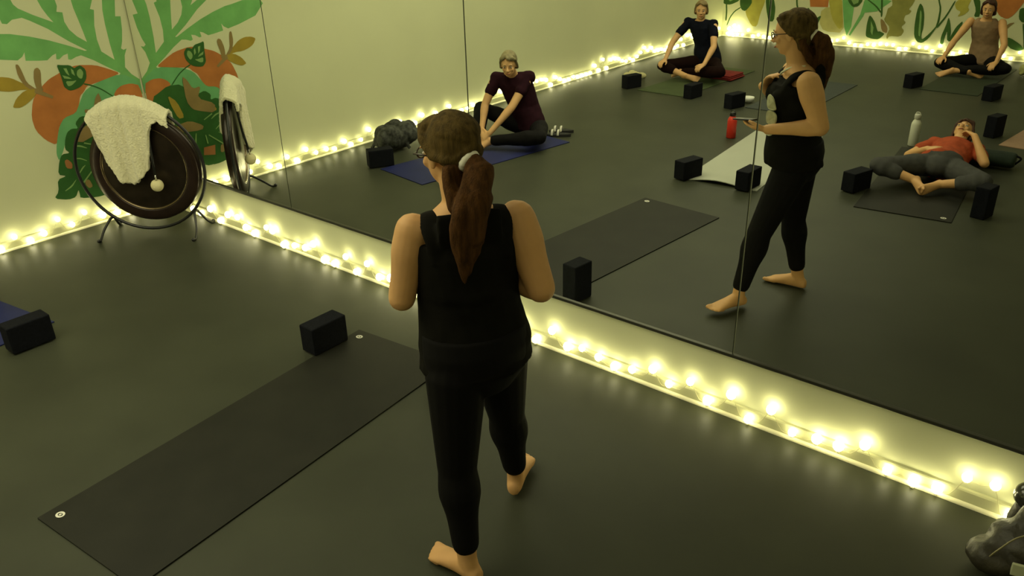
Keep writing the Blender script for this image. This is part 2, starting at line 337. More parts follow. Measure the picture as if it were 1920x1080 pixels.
MURAL_LEFT=[('green', 1, [(-0.017, 0.872), (-0.004, 1.542), (-0.004, 1.82), (-0.317, 1.845), (-0.584, 1.809), (-0.821, 1.827), (-1.046, 1.741), (-1.147, 1.605), (-1.126, 1.466), (-1.174, 1.4), (-1.085, 1.313), (-0.919, 1.266), (-0.814, 1.245), (-0.78, 1.264), (-0.759, 1.29), (-0.766, 1.235), (-0.679, 1.222), (-0.628, 1.217), (-0.587, 1.244), (-0.561, 1.252), (-0.568, 1.214), (-0.549, 1.211), (-0.516, 1.233), (-0.484, 1.24), (-0.49, 1.202), (-0.471, 1.196), (-0.433, 1.21), (-0.397, 1.215), (-0.317, 1.168), (-0.237, 1.11), (-0.148, 1.049), (-0.187, 1.013), (-0.193, 0.956)]), ('wall', 2, [(-1.168, 1.46), (-1.097, 1.623), (-0.957, 1.554), (-0.851, 1.511), (-0.846, 1.485), (-0.817, 1.479), (-0.78, 1.502), (-0.717, 1.507), (-0.673, 1.483), (-0.574, 1.419), (-0.454, 1.318), (-0.348, 1.242), (-0.363, 1.241), (-0.461, 1.289), (-0.581, 1.342), (-0.7, 1.384), (-0.816, 1.416), (-0.875, 1.424), (-1.044, 1.455)]), ('wall', 2, [(-0.757, 1.629), (-0.748, 1.595), (-0.725, 1.567), (-0.644, 1.517), (-0.525, 1.455), (-0.552, 1.5), (-0.577, 1.554), (-0.592, 1.606), (-0.6, 1.682), (-0.64, 1.832), (-0.816, 1.845), (-0.793, 1.718)]), ('wall', 2, [(-0.48, 1.601), (-0.475, 1.556), (-0.488, 1.519), (-0.45, 1.511), (-0.453, 1.45), (-0.434, 1.395), (-0.392, 1.343), (-0.334, 1.298), (-0.344, 1.37), (-0.357, 1.451), (-0.371, 1.531), (-0.374, 1.584), (-0.339, 1.859), (-0.492, 1.87)]), ('wall', 2, [(-0.23, 1.569), (-0.259, 1.512), (-0.233, 1.503), (-0.256, 1.399), (-0.261, 1.304), (-0.25, 1.22), (-0.169, 1.149), (-0.177, 1.265), (-0.179, 1.403), (-0.174, 1.496), (-0.161, 1.562), (-0.105, 1.844), (-0.214, 1.851)]), ('wall', 2, [(-0.07, 1.552), (-0.093, 1.443), (-0.054, 1.439), (-0.065, 1.347), (-0.084, 1.266), (-0.103, 1.22), (-0.087, 1.207), (-0.063, 1.214), (-0.088, 1.168), (-0.105, 1.085), (-0.069, 1.029), (-0.017, 0.983), (-0.004, 1.358), (-0.004, 1.542), (-0.004, 1.833), (-0.029, 1.838)]), ('mint', 1, [(-0.018, 0.968), (-0.148, 1.049), (-0.349, 1.011), (-0.441, 0.967), (-0.496, 0.886), (-0.533, 0.832), (-0.62, 0.816), (-0.667, 0.764), (-0.718, 0.641), (-0.735, 0.575), (-0.729, 0.527), (-0.688, 0.583), (-0.66, 0.635), (-0.53, 0.723), (-0.419, 0.777), (-0.316, 0.874), (-0.017, 0.864)]), ('orange', 3, [(-0.702, 1.059), (-0.649, 1.094), (-0.573, 1.121), (-0.539, 1.141), (-0.442, 1.155), (-0.318, 1.135), (-0.24, 1.099), (-0.148, 1.049), (-0.241, 1.031), (-0.349, 1.011), (-0.409, 1.003), (-0.441, 0.967), (-0.474, 0.943), (-0.496, 0.886), (-0.533, 0.832), (-0.62, 0.816), (-0.667, 0.764), (-0.695, 0.702), (-0.718, 0.641), (-0.779, 0.69), (-0.826, 0.769), (-0.83, 0.86), (-0.794, 0.967), (-0.756, 1.014)]), ('orange', 3, [(-0.236, 0.905), (-0.207, 0.939), (-0.161, 0.962), (-0.09, 0.965), (-0.025, 0.938), (-0.022, 0.714), (-0.124, 0.736), (-0.209, 0.813)]), ('ochre', 4, [(-0.758, 1.033), (-0.708, 1.035), (-0.749, 1.042), (-0.825, 1.096), (-0.887, 1.142), (-0.949, 1.16), (-1.009, 1.156), (-1.054, 1.136), (-1.021, 1.092), (-0.974, 1.069), (-0.911, 1.054), (-0.836, 1.055)]), ('brown', 4, [(-0.838, 1.222), (-0.819, 1.219), (-0.809, 1.178), (-0.798, 1.094), (-0.749, 1.042), (-0.778, 1.037), (-0.819, 1.08), (-0.841, 1.148)]), ('brown', 4, [(-0.731, 1.173), (-0.704, 1.182), (-0.69, 1.155), (-0.712, 1.061), (-0.704, 1.023), (-0.747, 1.024), (-0.75, 1.104)]), ('ochre', 4, [(-0.925, 0.956), (-0.891, 1.004), (-0.828, 1.046), (-0.755, 1.047), (-0.759, 1.004), (-0.835, 0.957), (-0.881, 0.94), (-0.92, 0.948)]), ('brown', 4, [(-0.754, 1.05), (-0.652, 0.976), (-0.663, 0.96), (-0.769, 1.02)]), ('dark', 5, [(-0.579, 1.18), (-0.545, 1.171), (-0.492, 1.163), (-0.466, 1.136), (-0.449, 1.145), (-0.421, 1.151), (-0.391, 1.117), (-0.398, 1.061), (-0.426, 1.025), (-0.458, 1.004), (-0.499, 0.993), (-0.537, 0.992), (-0.566, 1.024), (-0.567, 1.061), (-0.569, 1.109)]), ('lgreen', 6, [(-0.54, 1.148), (-0.528, 1.11), (-0.511, 1.092), (-0.519, 1.145)]), ('lgreen', 6, [(-0.451, 1.119), (-0.426, 1.13), (-0.411, 1.098), (-0.433, 1.056), (-0.453, 1.067), (-0.462, 1.091)]), ('lgreen', 6, [(-0.559, 1.104), (-0.52, 1.086), (-0.502, 1.068), (-0.551, 1.08)]), ('lgreen', 6, [(-0.548, 1.061), (-0.502, 1.053), (-0.468, 1.055), (-0.513, 1.025), (-0.54, 1.023)]), ('lgreen', 6, [(-0.491, 1.14), (-0.477, 1.123), (-0.475, 1.086), (-0.493, 1.104)]), ('dark', 4, [(-0.43, 1.016), (-0.377, 0.997), (-0.316, 0.96), (-0.245, 0.892), (-0.239, 0.898), (-0.311, 0.966), (-0.372, 1.004), (-0.425, 1.026)]), ('dark', 3, [(-0.649, 0.674), (-0.623, 0.715), (-0.588, 0.731), (-0.544, 0.722), (-0.556, 0.764), (-0.507, 0.805), (-0.44, 0.787), (-0.408, 0.692), (-0.35, 0.597), (-0.448, 0.2), (-0.532, 0.198), (-0.655, 0.225), (-0.652, 0.254), (-0.652, 0.292), (-0.683, 0.242), (-0.739, 0.237), (-0.831, 0.272), (-0.789, 0.314), (-0.774, 0.4), (-0.706, 0.41), (-0.762, 0.433), (-0.73, 0.526), (-0.699, 0.57), (-0.643, 0.565), (-0.672, 0.6)]), ('lgreen', 4, [(-0.598, 0.601), (-0.562, 0.591), (-0.52, 0.569), (-0.517, 0.573), (-0.557, 0.603), (-0.595, 0.611)]), ('lgreen', 4, [(-0.613, 0.513), (-0.584, 0.505), (-0.543, 0.48), (-0.54, 0.484), (-0.58, 0.513), (-0.611, 0.52)]), ('lgreen', 4, [(-0.744, 0.303), (-0.689, 0.323), (-0.65, 0.365), (-0.652, 0.368), (-0.695, 0.333), (-0.746, 0.309)]), ('lgreen', 4, [(-0.62, 0.398), (-0.581, 0.435), (-0.56, 0.453), (-0.561, 0.456), (-0.588, 0.444), (-0.624, 0.402)]), ('ochre', 5, [(-0.59, 0.632), (-0.551, 0.691), (-0.486, 0.733), (-0.434, 0.75), (-0.416, 0.693), (-0.478, 0.667), (-0.52, 0.628)]), ('rust', 5, [(-0.696, 0.521), (-0.672, 0.527), (-0.647, 0.489), (-0.657, 0.45), (-0.696, 0.465)]), ('brown', 5, [(-0.592, 0.346), (-0.56, 0.346), (-0.546, 0.287), (-0.577, 0.279), (-0.596, 0.314)]), ('dark', 3, [(-0.073, 0.836), (-0.116, 0.852), (-0.205, 0.896), (-0.323, 0.887), (-0.371, 0.792), (-0.479, 0.772), (-0.551, 0.707), (-0.543, 0.526), (-0.644, 0.437), (-0.62, 0.239), (-0.572, 0.265), (-0.539, 0.218), (-0.431, 0.198), (-0.364, 0.229), (-0.362, 0.289), (-0.357, 0.23), (-0.289, 0.214), (-0.198, 0.317), (-0.095, 0.471), (-0.004, 0.619)]), ('brown', 5, [(-0.336, 0.946), (-0.371, 0.916), (-0.408, 0.835), (-0.481, 0.847), (-0.433, 0.755), (-0.577, 0.689), (-0.561, 0.614), (-0.439, 0.652), (-0.374, 0.678), (-0.334, 0.749)]), ('ochre', 5, [(-0.189, 0.826), (-0.255, 0.764), (-0.294, 0.631), (-0.239, 0.63), (-0.198, 0.75)]), ('brown', 5, [(-0.215, 0.584), (-0.329, 0.598), (-0.443, 0.535), (-0.421, 0.5), (-0.202, 0.523)]), ('rust', 6, [(-0.406, 0.359), (-0.509, 0.358), (-0.495, 0.277), (-0.393, 0.298)]), ('lgreen', 6, [(-0.358, 0.489), (-0.337, 0.415), (-0.331, 0.323), (-0.336, 0.323), (-0.349, 0.412), (-0.366, 0.486)]), ('lgreen', 6, [(-0.277, 0.507), (-0.253, 0.415), (-0.263, 0.412), (-0.285, 0.505)]), ('lgreen', 6, [(-0.466, 0.447), (-0.603, 0.327), (-0.612, 0.335), (-0.472, 0.453)]), ('lgreen', 6, [(-0.437, 0.456), (-0.442, 0.382), (-0.453, 0.382), (-0.445, 0.457)]), ('lgreen', 6, [(-0.454, 0.575), (-0.535, 0.609), (-0.529, 0.618), (-0.45, 0.582)]), ('lgreen', 6, [(-0.358, 0.289), (-0.363, 0.246), (-0.39, 0.22), (-0.393, 0.223), (-0.373, 0.249), (-0.366, 0.29)])]
MURAL_BACK=[('leaf', 3, [(0.7, 0.734), (0.697, 0.578), (0.72, 0.449), (0.777, 0.268), (0.863, 0.274), (0.869, 0.458), (0.832, 0.585), (0.777, 0.75)]), ('lgreen', 4, [(0.752, 0.659), (0.77, 0.452), (0.806, 0.323), (0.805, 0.454), (0.78, 0.66)]), ('leaf', 3, [(-0.345, 0.604), (-0.333, 0.468), (-0.246, 0.378), (-0.189, 0.436), (-0.174, 0.532), (-0.27, 0.649)]), ('leaf', 3, [(-0.187, 0.488), (-0.158, 0.423), (-0.14, 0.315), (-0.121, 0.317), (-0.139, 0.426), (-0.169, 0.494)]), ('leaf', 3, [(-0.043, 0.619), (-0.033, 0.512), (0.04, 0.476), (0.131, 0.481), (0.261, 0.542), (0.269, 0.608), (0.093, 0.706)]), ('lgreen', 4, [(0.012, 0.609), (0.111, 0.527), (0.212, 0.579), (0.099, 0.653)]), ('leaf', 3, [(0.039, 0.489), (0.054, 0.369), (0.054, 0.233), (0.079, 0.233), (0.078, 0.37), (0.063, 0.491)]), ('leaf', 3, [(0.283, 0.476), (0.273, 0.569), (0.34, 0.638), (0.428, 0.643), (0.483, 0.54), (0.447, 0.472), (0.381, 0.395), (0.319, 0.412)]), ('leaf', 3, [(0.295, 0.457), (0.195, 0.39), (0.126, 0.296), (0.081, 0.162), (0.098, 0.157), (0.143, 0.289), (0.208, 0.379), (0.306, 0.444)]), ('yellow', 2, [(0.484, 0.671), (0.688, 0.655), (0.687, 0.538), (0.633, 0.378), (0.598, 0.175), (0.508, 0.182), (0.384, 0.362), (0.386, 0.482)]), ('pale', 2, [(-0.174, 0.45), (-0.035, 0.458), (-0.033, 0.268), (-0.139, 0.233)]), ('leaf', 3, [(1.315, 0.356), (1.326, 0.472), (1.389, 0.514), (1.433, 0.39), (1.413, 0.234), (1.345, 0.229)]), ('leaf', 3, [(1.447, 0.288), (1.48, 0.342), (1.59, 0.419), (1.554, 0.296), (1.481, 0.239)]), ('leaf', 3, [(1.16, 0.704), (1.18, 0.552), (1.203, 0.482), (1.227, 0.487), (1.205, 0.555), (1.185, 0.705)]), ('orange', 2, [(1.359, 0.726), (1.662, 0.741), (1.666, 0.53), (1.401, 0.521)]), ('pale', 2, [(1.576, 0.512), (1.869, 0.567), (1.953, 0.185), (1.649, 0.187), (1.565, 0.309)]), ('yellow', 3, [(1.641, 0.703), (1.847, 0.713), (1.927, 0.271), (1.868, 0.229), (1.74, 0.384)]), ('green', 3, [(1.841, 0.749), (2.005, 0.757), (2.041, 0.528), (2.042, 0.28), (1.997, 0.151), (1.94, 0.272)]), ('green', 3, [(2.18, 0.694), (2.143, 0.459), (2.023, 0.166), (2.046, 0.154), (2.191, 0.44), (2.254, 0.673)]), ('leaf', 4, [(1.927, 0.693), (1.951, 0.62), (2.025, 0.551), (2.098, 0.568), (2.149, 0.643), (2.135, 0.727), (2.016, 0.77)]), ('lgreen', 5, [(1.966, 0.682), (2.032, 0.588), (2.091, 0.616), (2.102, 0.701)]), ('leaf', 4, [(2.273, 0.458), (2.257, 0.342), (2.262, 0.203), (2.275, 0.157), (2.373, 0.135), (2.454, 0.136), (2.513, 0.199), (2.521, 0.222), (2.446, 0.251), (2.425, 0.238), (2.37, 0.361), (2.311, 0.437)]), ('lgreen', 5, [(2.309, 0.38), (2.328, 0.231), (2.358, 0.187), (2.359, 0.291)]), ('leaf', 4, [(2.183, 0.685), (2.224, 0.653), (2.338, 0.58), (2.419, 0.494), (2.436, 0.51), (2.351, 0.595), (2.233, 0.667), (2.194, 0.698)]), ('leaf', 4, [(2.387, 0.735), (2.412, 0.602), (2.43, 0.446), (2.455, 0.446), (2.437, 0.603), (2.412, 0.737)]), ('green', 3, [(2.163, 0.634), (2.324, 0.71), (2.547, 0.666), (2.508, 0.63), (2.368, 0.515), (2.21, 0.488)]), ('brown', 4, [(2.429, 0.422), (2.479, 0.403), (2.552, 0.305), (2.555, 0.225), (2.475, 0.254)]), ('olive', 3, [(2.523, 0.742), (2.568, 0.611), (2.529, 0.575), (2.509, 0.563), (2.501, 0.472), (2.479, 0.403), (2.586, 0.308), (2.549, 0.19), (2.568, 0.145), (2.594, 0.194), (2.742, 0.194), (2.783, 0.277), (2.729, 0.329), (2.786, 0.39), (2.747, 0.421), (2.757, 0.489), (2.799, 0.502), (2.834, 0.549), (2.787, 0.568), (2.838, 0.648), (2.862, 0.759)]), ('leaf', 4, [(2.922, 0.664), (2.899, 0.553), (2.901, 0.364), (2.921, 0.219), (2.973, 0.144), (3.041, 0.133), (3.116, 0.201), (3.178, 0.329), (3.213, 0.397), (3.189, 0.385), (3.114, 0.268), (3.033, 0.178), (3.013, 0.227), (3.023, 0.351), (3.006, 0.504), (2.97, 0.612)]), ('lgreen', 5, [(2.938, 0.577), (2.956, 0.424), (2.974, 0.235), (3.005, 0.215), (2.987, 0.37), (2.968, 0.535)]), ('leaf', 4, [(3.128, 0.771), (3.145, 0.707), (3.185, 0.603), (3.187, 0.443), (3.174, 0.354), (3.195, 0.348), (3.213, 0.438), (3.206, 0.604), (3.163, 0.711), (3.146, 0.774)]), ('leaf', 4, [(3.35, 0.713), (3.281, 0.528), (3.185, 0.359), (3.206, 0.345), (3.299, 0.518), (3.365, 0.705)]), ('leaf', 4, [(3.315, 0.503), (3.304, 0.393), (3.269, 0.247), (3.272, 0.147), (3.312, 0.134), (3.318, 0.24), (3.332, 0.329), (3.352, 0.198), (3.375, 0.189), (3.387, 0.289), (3.348, 0.44)]), ('leaf', 4, [(3.494, 0.46), (3.432, 0.38), (3.392, 0.268), (3.366, 0.183), (3.406, 0.192), (3.463, 0.328), (3.506, 0.429)]), ('yellow', 3, [(3.353, 0.677), (3.428, 0.766), (3.553, 0.751), (3.524, 0.644), (3.553, 0.603), (3.495, 0.536), (3.417, 0.509), (3.456, 0.576), (3.388, 0.604)]), ('leaf', 3, [(3.561, 0.762), (3.65, 0.767), (3.699, 0.528), (3.62, 0.522), (3.632, 0.608)]), ('orange', 3, [(3.796, 0.826), (4.198, 0.825), (4.15, 0.701), (4.082, 0.573), (4.017, 0.517), (3.922, 0.553), (3.868, 0.622)]), ('brown', 3, [(4.011, 0.411), (4.047, 0.467), (4.12, 0.487), (4.073, 0.437), (4.029, 0.371)]), ('leaf', 4, [(4.133, 0.649), (4.166, 0.671), (4.252, 0.666), (4.29, 0.494), (4.197, 0.487), (4.148, 0.536)]), ('leaf', 4, [(4.037, 0.286), (4.104, 0.292), (4.237, 0.218), (4.293, 0.159), (4.227, 0.13), (4.112, 0.164)]), ('leaf', 4, [(4.204, 0.477), (4.252, 0.303), (4.283, 0.158), (4.302, 0.16), (4.27, 0.305), (4.222, 0.479)])]
# ---------------------------------------------------------------- palette
BULB_COL = (1.0, .93, .52, 1); BULB_STR = 15.0
WALLC = (.62, .63, .40)
M_wall = mat('wall_paint', WALLC, .85, spec=.15, var=.03, scale=1.5)
M_floor = mat('floor_vinyl', (.038, .041, .026), .50, spec=.20, var=.14, scale=2.2, bump=.05, bscale=300)
M_ceil = mat('ceiling_paint', (.6, .58, .45), .9)
M_white = mat('white_trim', (.75, .72, .5), .5)
M_base = mat('baseboard_paint', (.54, .54, .32), .6)
M_dkmetal = mat('dark_channel', (.06, .06, .045), .35, metal=.6)
M_mirror = mat('mirror_glass', (.93, .95, .90), 0.0, metal=1.0)
M_black = mat('black_foam', (.0055, .006, .009), .85, spec=.12, var=.3, scale=60, bump=.15, bscale=250)
M_blackmetal = mat('black_metal', (.008, .008, .008), .35, spec=.5)
M_bulb = bulb_mat()
M_wire = mat('clear_wire', (.55, .52, .30), .4)
M_socket = mat('bulb_socket', (.6, .58, .4), .5)
ROOMX, ROOMY, ROOMZ = 8.2, 9.695, 2.9

# ---------------------------------------------------------------- room shell
def slab(name, c, s, m):
    b = new(); box(b, c, s); o = obj(name, b, m); tag(o, kind='structure'); return o
slab('floor', (ROOMX/2, -ROOMY/2, -.05), (ROOMX+.4, ROOMY+.4, .1), M_floor)
slab('ceiling', (ROOMX/2, -ROOMY/2, ROOMZ+.05), (ROOMX+.4, ROOMY+.4, .1), M_ceil)
slab('wall_right', (ROOMX/2, .05, ROOMZ/2), (ROOMX, .1, ROOMZ), M_wall)
slab('wall_left', (-.05, -ROOMY/2, ROOMZ/2), (.1, ROOMY+.2, ROOMZ), M_wall)
slab('wall_back', (ROOMX/2, -ROOMY-.05, ROOMZ/2), (ROOMX, .1, ROOMZ), M_wall)
slab('wall_front', (ROOMX+.05, -ROOMY/2, ROOMZ/2), (.1, ROOMY+.2, ROOMZ), M_wall)
def baseboard(name, a, b_, nrm):
    a, b_, nrm = V(a), V(b_), V(nrm)
    b = new(); d = (b_-a).normalized(); prof = [(0, 0), (.012, 0), (.012, .060), (.009, .066), (0, .070)]
    vs = [[b.verts.new(p + nrm*x + V((0, 0, z))) for x, z in prof] for p in (a, b_)]
    for i in range(5): b.faces.new((vs[0][i], vs[0][(i+1) % 5], vs[1][(i+1) % 5], vs[1][i]))
    b.faces.new(vs[0]); b.faces.new(vs[1][::-1])
    tag(obj(name, b, M_base), kind='structure')
def shoe(name, a, b_, nrm):
    a, b_, nrm = V(a), V(b_), V(nrm); b = new()
    prof = [(.0125, 0.0005), (.0125, .015)] + [(.0125+.014*math.sin(q*PI/12), .015*math.cos(q*PI/12)) for q in range(1, 6)] + [(.0265, 0.0005)]
    vs = [[b.verts.new(p + nrm*x + V((0, 0, z))) for x, z in prof] for p in (a, b_)]; n = len(prof)
    for i in range(n): b.faces.new((vs[0][i], vs[0][(i+1) % n], vs[1][(i+1) % n], vs[1][i]))
    b.faces.new(vs[0]); b.faces.new(vs[1][::-1])
    tag(obj(name, b, M_white), kind='structure')
E_ = .0
for nm, a, b_, n_ in (('right', (.0, 0, 0), (ROOMX, 0, 0), (0, -1, 0)), ('left', (0, -.0125, 0), (0, -ROOMY, 0), (1, 0, 0)),
                      ('back', (.0125, -ROOMY, 0), (ROOMX, -ROOMY, 0), (0, 1, 0)), ('front', (ROOMX, -.0125, 0), (ROOMX, -ROOMY+.0125, 0), (-1, 0, 0))):
    baseboard('baseboard_'+nm, a, b_, n_)
shoe('trim_1', (.03, 0, 0), (ROOMX-.03, 0, 0), (0, -1, 0))
shoe('trim_2', (0, -.03, 0), (0, -ROOMY+.03, 0), (1, 0, 0))
shoe('trim_3', (.03, -ROOMY, 0), (ROOMX-.03, -ROOMY, 0), (0, 1, 0))

# mirror panels
edges = [.012, 1.69, 3.34, 4.86, 6.45, 8.0]
places = ['nearest the painted corner', 'second from the painted corner', 'whose left joint runs behind the standing woman\'s head', 'reflecting the lying person', 'farthest from the painted corner']
b = new(); box(b, ((edges[0]+edges[-1])/2, -.009, .312), (edges[-1]-edges[0], .018, .016), bevel=.002)
tag(obj('trim_4', b, M_dkmetal), kind='structure')
M_seam = mat('mirror_edge', (.03, .035, .02), .4)
M_seam2 = mat('mirror_edge_pale', (.24, .25, .17), .5)
for i in range(5):
    x0, x1 = edges[i]+.0015, edges[i+1]-.0015
    root = empty('wall_mirror', ((x0+x1)/2, 0, .32))
    tag(root, 'tall frameless wall mirror panel ' + places[i], 'mirror', 'row of wall mirror panels')
    b = new(); box(b, ((x0+x1)/2, -.0055, 1.345), (x1-x0-.004, .005, 2.05)); obj('glass', b, M_mirror, root)
    b = new()
    for x, w in ((x0+.0005, .003), (x1-.0005, .003)): box(b, (x, -.0055, 1.345), (w, .0055, 2.05))
    box(b, ((x0+x1)/2, -.002, 1.345), (x1-x0, .002, 2.05))
    obj('edge', b, M_seam2 if i == 3 else M_seam, root)

# ---------------------------------------------------------------- murals
PC = dict(green=(.17, .42, .13), mint=(.15, .40, .16), orange=(.47, .17, .045), ochre=(.34, .24, .035), brown=(.27, .19, .07), rust=(.35, .15, .05),
          dark=(.035, .115, .025), lgreen=(.22, .36, .12), leaf=(.05, .115, .025), yellow=(.42, .38, .07), pale=(.48, .44, .16), olive=(.27, .26, .07))
def mural(name, data, f, label):
    b = new(); keys = list(PC); ms = [mat('paint_'+k, PC[k], .8, spec=.15, var=.12, scale=7) for k in keys] + [M_wall]
    data = sorted(data, key=lambda q: q[1])
    for idx, (col, lay, pts) in enumerate(data):
        if col in ('leaf', 'dark', 'lgreen', 'olive', 'brown', 'ochre', 'mint', 'orange', 'yellow', 'pale', 'rust') and len(pts) > 4 and col != 'wall':
            q = [V((p[0], p[1], 0)) for p in pts]; n = len(q); o = []
            for i in range(n):   # one round of corner cutting for brushy curves
                a, c = q[i], q[(i+1) % n]; o += [a*.8+c*.2, a*.2+c*.8]
            pts = [(p.x, p.y) for p in o]
        vs = [b.verts.new(f(p[0], p[1], .0004+.00016*idx)) for p in pts]
        es = [b.edges.new((vs[i], vs[(i+1) % len(vs)])) for i in range(len(vs))]
        before = set(b.faces)
        bmesh.ops.triangle_fill(b, edges=es, use_beauty=True, use_dissolve=False)
        for fc in set(b.faces)-before: fc.material_index = len(keys) if col == 'wall' else keys.index(col)
    o = obj(name, b, ms); tag(o, label, 'mural')
mural('mural', MURAL_LEFT, lambda y, z, d: V((d, y, z)), 'painted tropical mural of palm fronds, oranges and dark leaves behind the gong')
mural('mural', MURAL_BACK, lambda x, z, d: V((x, -ROOMY+d, z)), 'painted mural of dark leaves, vines and yellow fruit along the far wall')

# ---------------------------------------------------------------- fairy lights
MB = [(.43, .05), (0.531, 0.031), (0.686, 0.103), (0.794, 0.021), (0.919, 0.108), (1.042, 0.115), (1.131, 0.057), (1.227, 0.027), (1.391, 0.118), (1.463, 0.111), (1.572, 0.034), (1.696, 0.057), (1.815, 0.071), (1.91, 0.122), (2.008, 0.028), (2.11, 0.03), (2.237, 0.115), (2.325, 0.025), (2.442, 0.121), (2.545, 0.058), (2.649, 0.08), (2.75, .1), (2.85, .04), (2.96, .11), (3.06, .05), (3.16, .12), (3.27, .03), (3.37, .1), (3.47, .06), (3.58, .12), (3.677, 0.089), (3.77, 0.02), (3.88, 0.124), (3.98, 0.063), (4.07, 0.085), (4.171, 0.068), (4.267, 0.05), (4.368, 0.069), (4.482, 0.114), (4.572, 0.065), (4.68, 0.119), (4.773, 0.053), (4.884, 0.13), (4.974, 0.032), (5.072, 0.127), (5.175, 0.051), (5.281, 0.065), (5.372, 0.071), (5.471, 0.121), (5.572, 0.04), (5.673, 0.034), (5.76, 0.043), (5.847, 0.141), (5.942, 0.15), (6.014, 0.036)]
LB = [(-.12, .06), (-.22, .11), (-.33, .03), (-.43, .055), (-0.542, 0.065), (-0.667, 0.124), (-0.772, 0.062), (-.86, .13), (-0.975, 0.06), (-1.07, .03), (-1.166, 0.095), (-1.269, 0.026), (-1.375, 0.115), (-1.482, 0.059), (-1.602, 0.065), (-1.7, 0.042), (-1.823, 0.085), (-1.902, 0.036), (-2.025, 0.054), (-2.138, 0.129), (-2.233, 0.054), (-2.331, 0.043), (-2.44, .09), (-2.552, 0.12), (-2.66, .04), (-2.76, .06), (-2.863, 0.12), (-2.97, .05), (-3.07, .1)]
rnd = random.Random(3)
x = 6.11
while x < 8.0: MB.append((x, rnd.choice((.03, .05, .11, .13)))); x += .1
def string(label, pts, loc):
    root = empty('string_lights', loc); tag(root, label, 'fairy lights', 'strings of warm fairy lights along the walls')
    b = new(); w = []
    for i, (p, n_) in enumerate(pts):
        w.append(p - n_*.008 + V((0, 0, -.016)))
        if i < len(pts)-1:
            q, n2 = pts[i+1]; mid = (p+q)/2 - n_*.010; mid.z = max(.034, min(p.z, q.z)-.03 + .02*rnd.random()); w.append(mid)
    tube(b, catmull(w, 3), .0016, 5)
    obj('wire', b, M_wire, root, True)
    first = None
    for p, n_ in pts:
        if first is None:
            bb = new(); ell(bb, V((0, 0, 0)), (.0205, .0205, .0225), seg=12, rings=8)
            first = obj('bulb', bb, M_bulb, root, True, world=False); o = first
            sb = new(); tube(sb, [(0, 0, -.029), (0, 0, -.018)], .008, 8)
            sock = obj('socket', sb, M_socket, first, world=False)
        else:
            o = first.copy(); C.objects.link(o)
            s2 = sock.copy(); C.objects.link(s2); s2.parent = o
        o.parent = root; o.location = p - root.location
        k = rnd.uniform(.82, 1.12); o.scale = (k, k, k)
nR, nL, nB = V((0, -1, 0)), V((1, 0, 0)), V((0, 1, 0))
off = .034
def zz(z): return max(.034, z)
string('fairy light string with round bulbs below the wall mirrors', [(V((x, -off, zz(z))), nR) for x, z in MB], (3.2, -off, 0))
string('fairy light string along the left wall by the painted corner', [(V((off, y, zz(z))), nL) for y, z in LB], (off, -1.5, 0))
y = -3.18; pts = []
while y > -9.55: pts.append((V((off, y, rnd.choice((.034, .05, .07, .11, .13, .16)))), nL)); y -= .095
string('fairy light string along the left wall behind the people sitting on mats', pts, (off, -6.4, 0))
x = .12; pts = []
while x < 7.9: pts.append((V((x, -ROOMY+off, rnd.choice((.034, .045, .06, .08, .12)))), nB)); x += .088
string('fairy light string along the far wall beneath the leaf mural', pts, (4, -ROOMY+off, 0))
pts = [(V((.07+.03*(i % 3)+rnd.random()*.25, -ROOMY+.07+.05*rnd.random(), .035+.022*i*.55)), nB) for i in range(14)]
pts.sort(key=lambda q: q[0].z)
string('bundled fairy lights heaped in the far corner', pts, (.2, -ROOMY+.1, 0))

# ---------------------------------------------------------------- yoga mats
def yoga_mat(label, x0, y0, w, l, a, m, marks=None, thick=.006, curl=None, mcol=(.7, .68, .6)):
    """near edge starts at (x0,y0); runs away from the mirror"""
    c, s = math.cos(a), math.sin(a)
    def W(u, v, z): return V((x0 + u*c + v*s, y0 - v*c + u*s, z))
    root = empty('yoga_mat', W(w/2, l/2, 0)); tag(root, label, 'yoga mat')
    b = new(); nu, nv = 12, 30; R_ = {}
    for lay in (0, 1):
        for i in range(nu+1):
            for j in range(nv+1):
                u, v = w*i/nu, l*j/nv
                cu = 0 if curl is None else curl(u/w, v/l)
                R_[lay, i, j] = b.verts.new(W(u, v, .0008 + cu + (thick if lay else 0)))
    for i in range(nu):
        for j in range(nv):
            b.faces.new((R_[1, i, j], R_[1, i+1, j], R_[1, i+1, j+1], R_[1, i, j+1]))
            b.faces.new((R_[0, i, j], R_[0, i, j+1], R_[0, i+1, j+1], R_[0, i+1, j]))
    for i in range(nu):
        for j in (0, nv): b.faces.new((R_[0, i, j], R_[0, i+1, j], R_[1, i+1, j], R_[1, i, j]))
    for j in range(nv):
        for i in (0, nu): b.faces.new((R_[0, i, j], R_[0, i, j+1], R_[1, i, j+1], R_[1, i, j]))
    obj('sheet', b, m, root)
    mk = mat('mat_mark%d' % int(mcol[0]*100), mcol, .6)
    for u, v in (marks or []):
        b = new(); n = 20; z = .001+thick+.0008
        o_ = [b.verts.new(W(u+.020*math.cos(2*PI*i/n), v+.017*math.sin(2*PI*i/n), z)) for i in range(n)]
        i_ = [b.verts.new(W(u+.012*math.cos(2*PI*i/n), v+.008*math.sin(2*PI*i/n), z)) for i in range(n)]
        k_ = [b.verts.new(W(u+.006*math.cos(2*PI*i/n), v+.0055*math.sin(2*PI*i/n), z)) for i in range(n)]
        for i in range(n): b.faces.new((o_[i], o_[(i+1) % n], i_[(i+1) % n], i_[i]))
        b.faces.new(k_)
        q = obj('round_mark', b, mk, root); q['label'] = 'small round white mark at the mat corner'
    return root
M_mat_black = mat('mat_black', (.013, .013, .009), .6, spec=.2, var=.2, scale=5, bump=.1, bscale=400)
M_mat_blue = mat('mat_blue', (.012, .016, .085), .6, spec=.2, var=.15, scale=5)
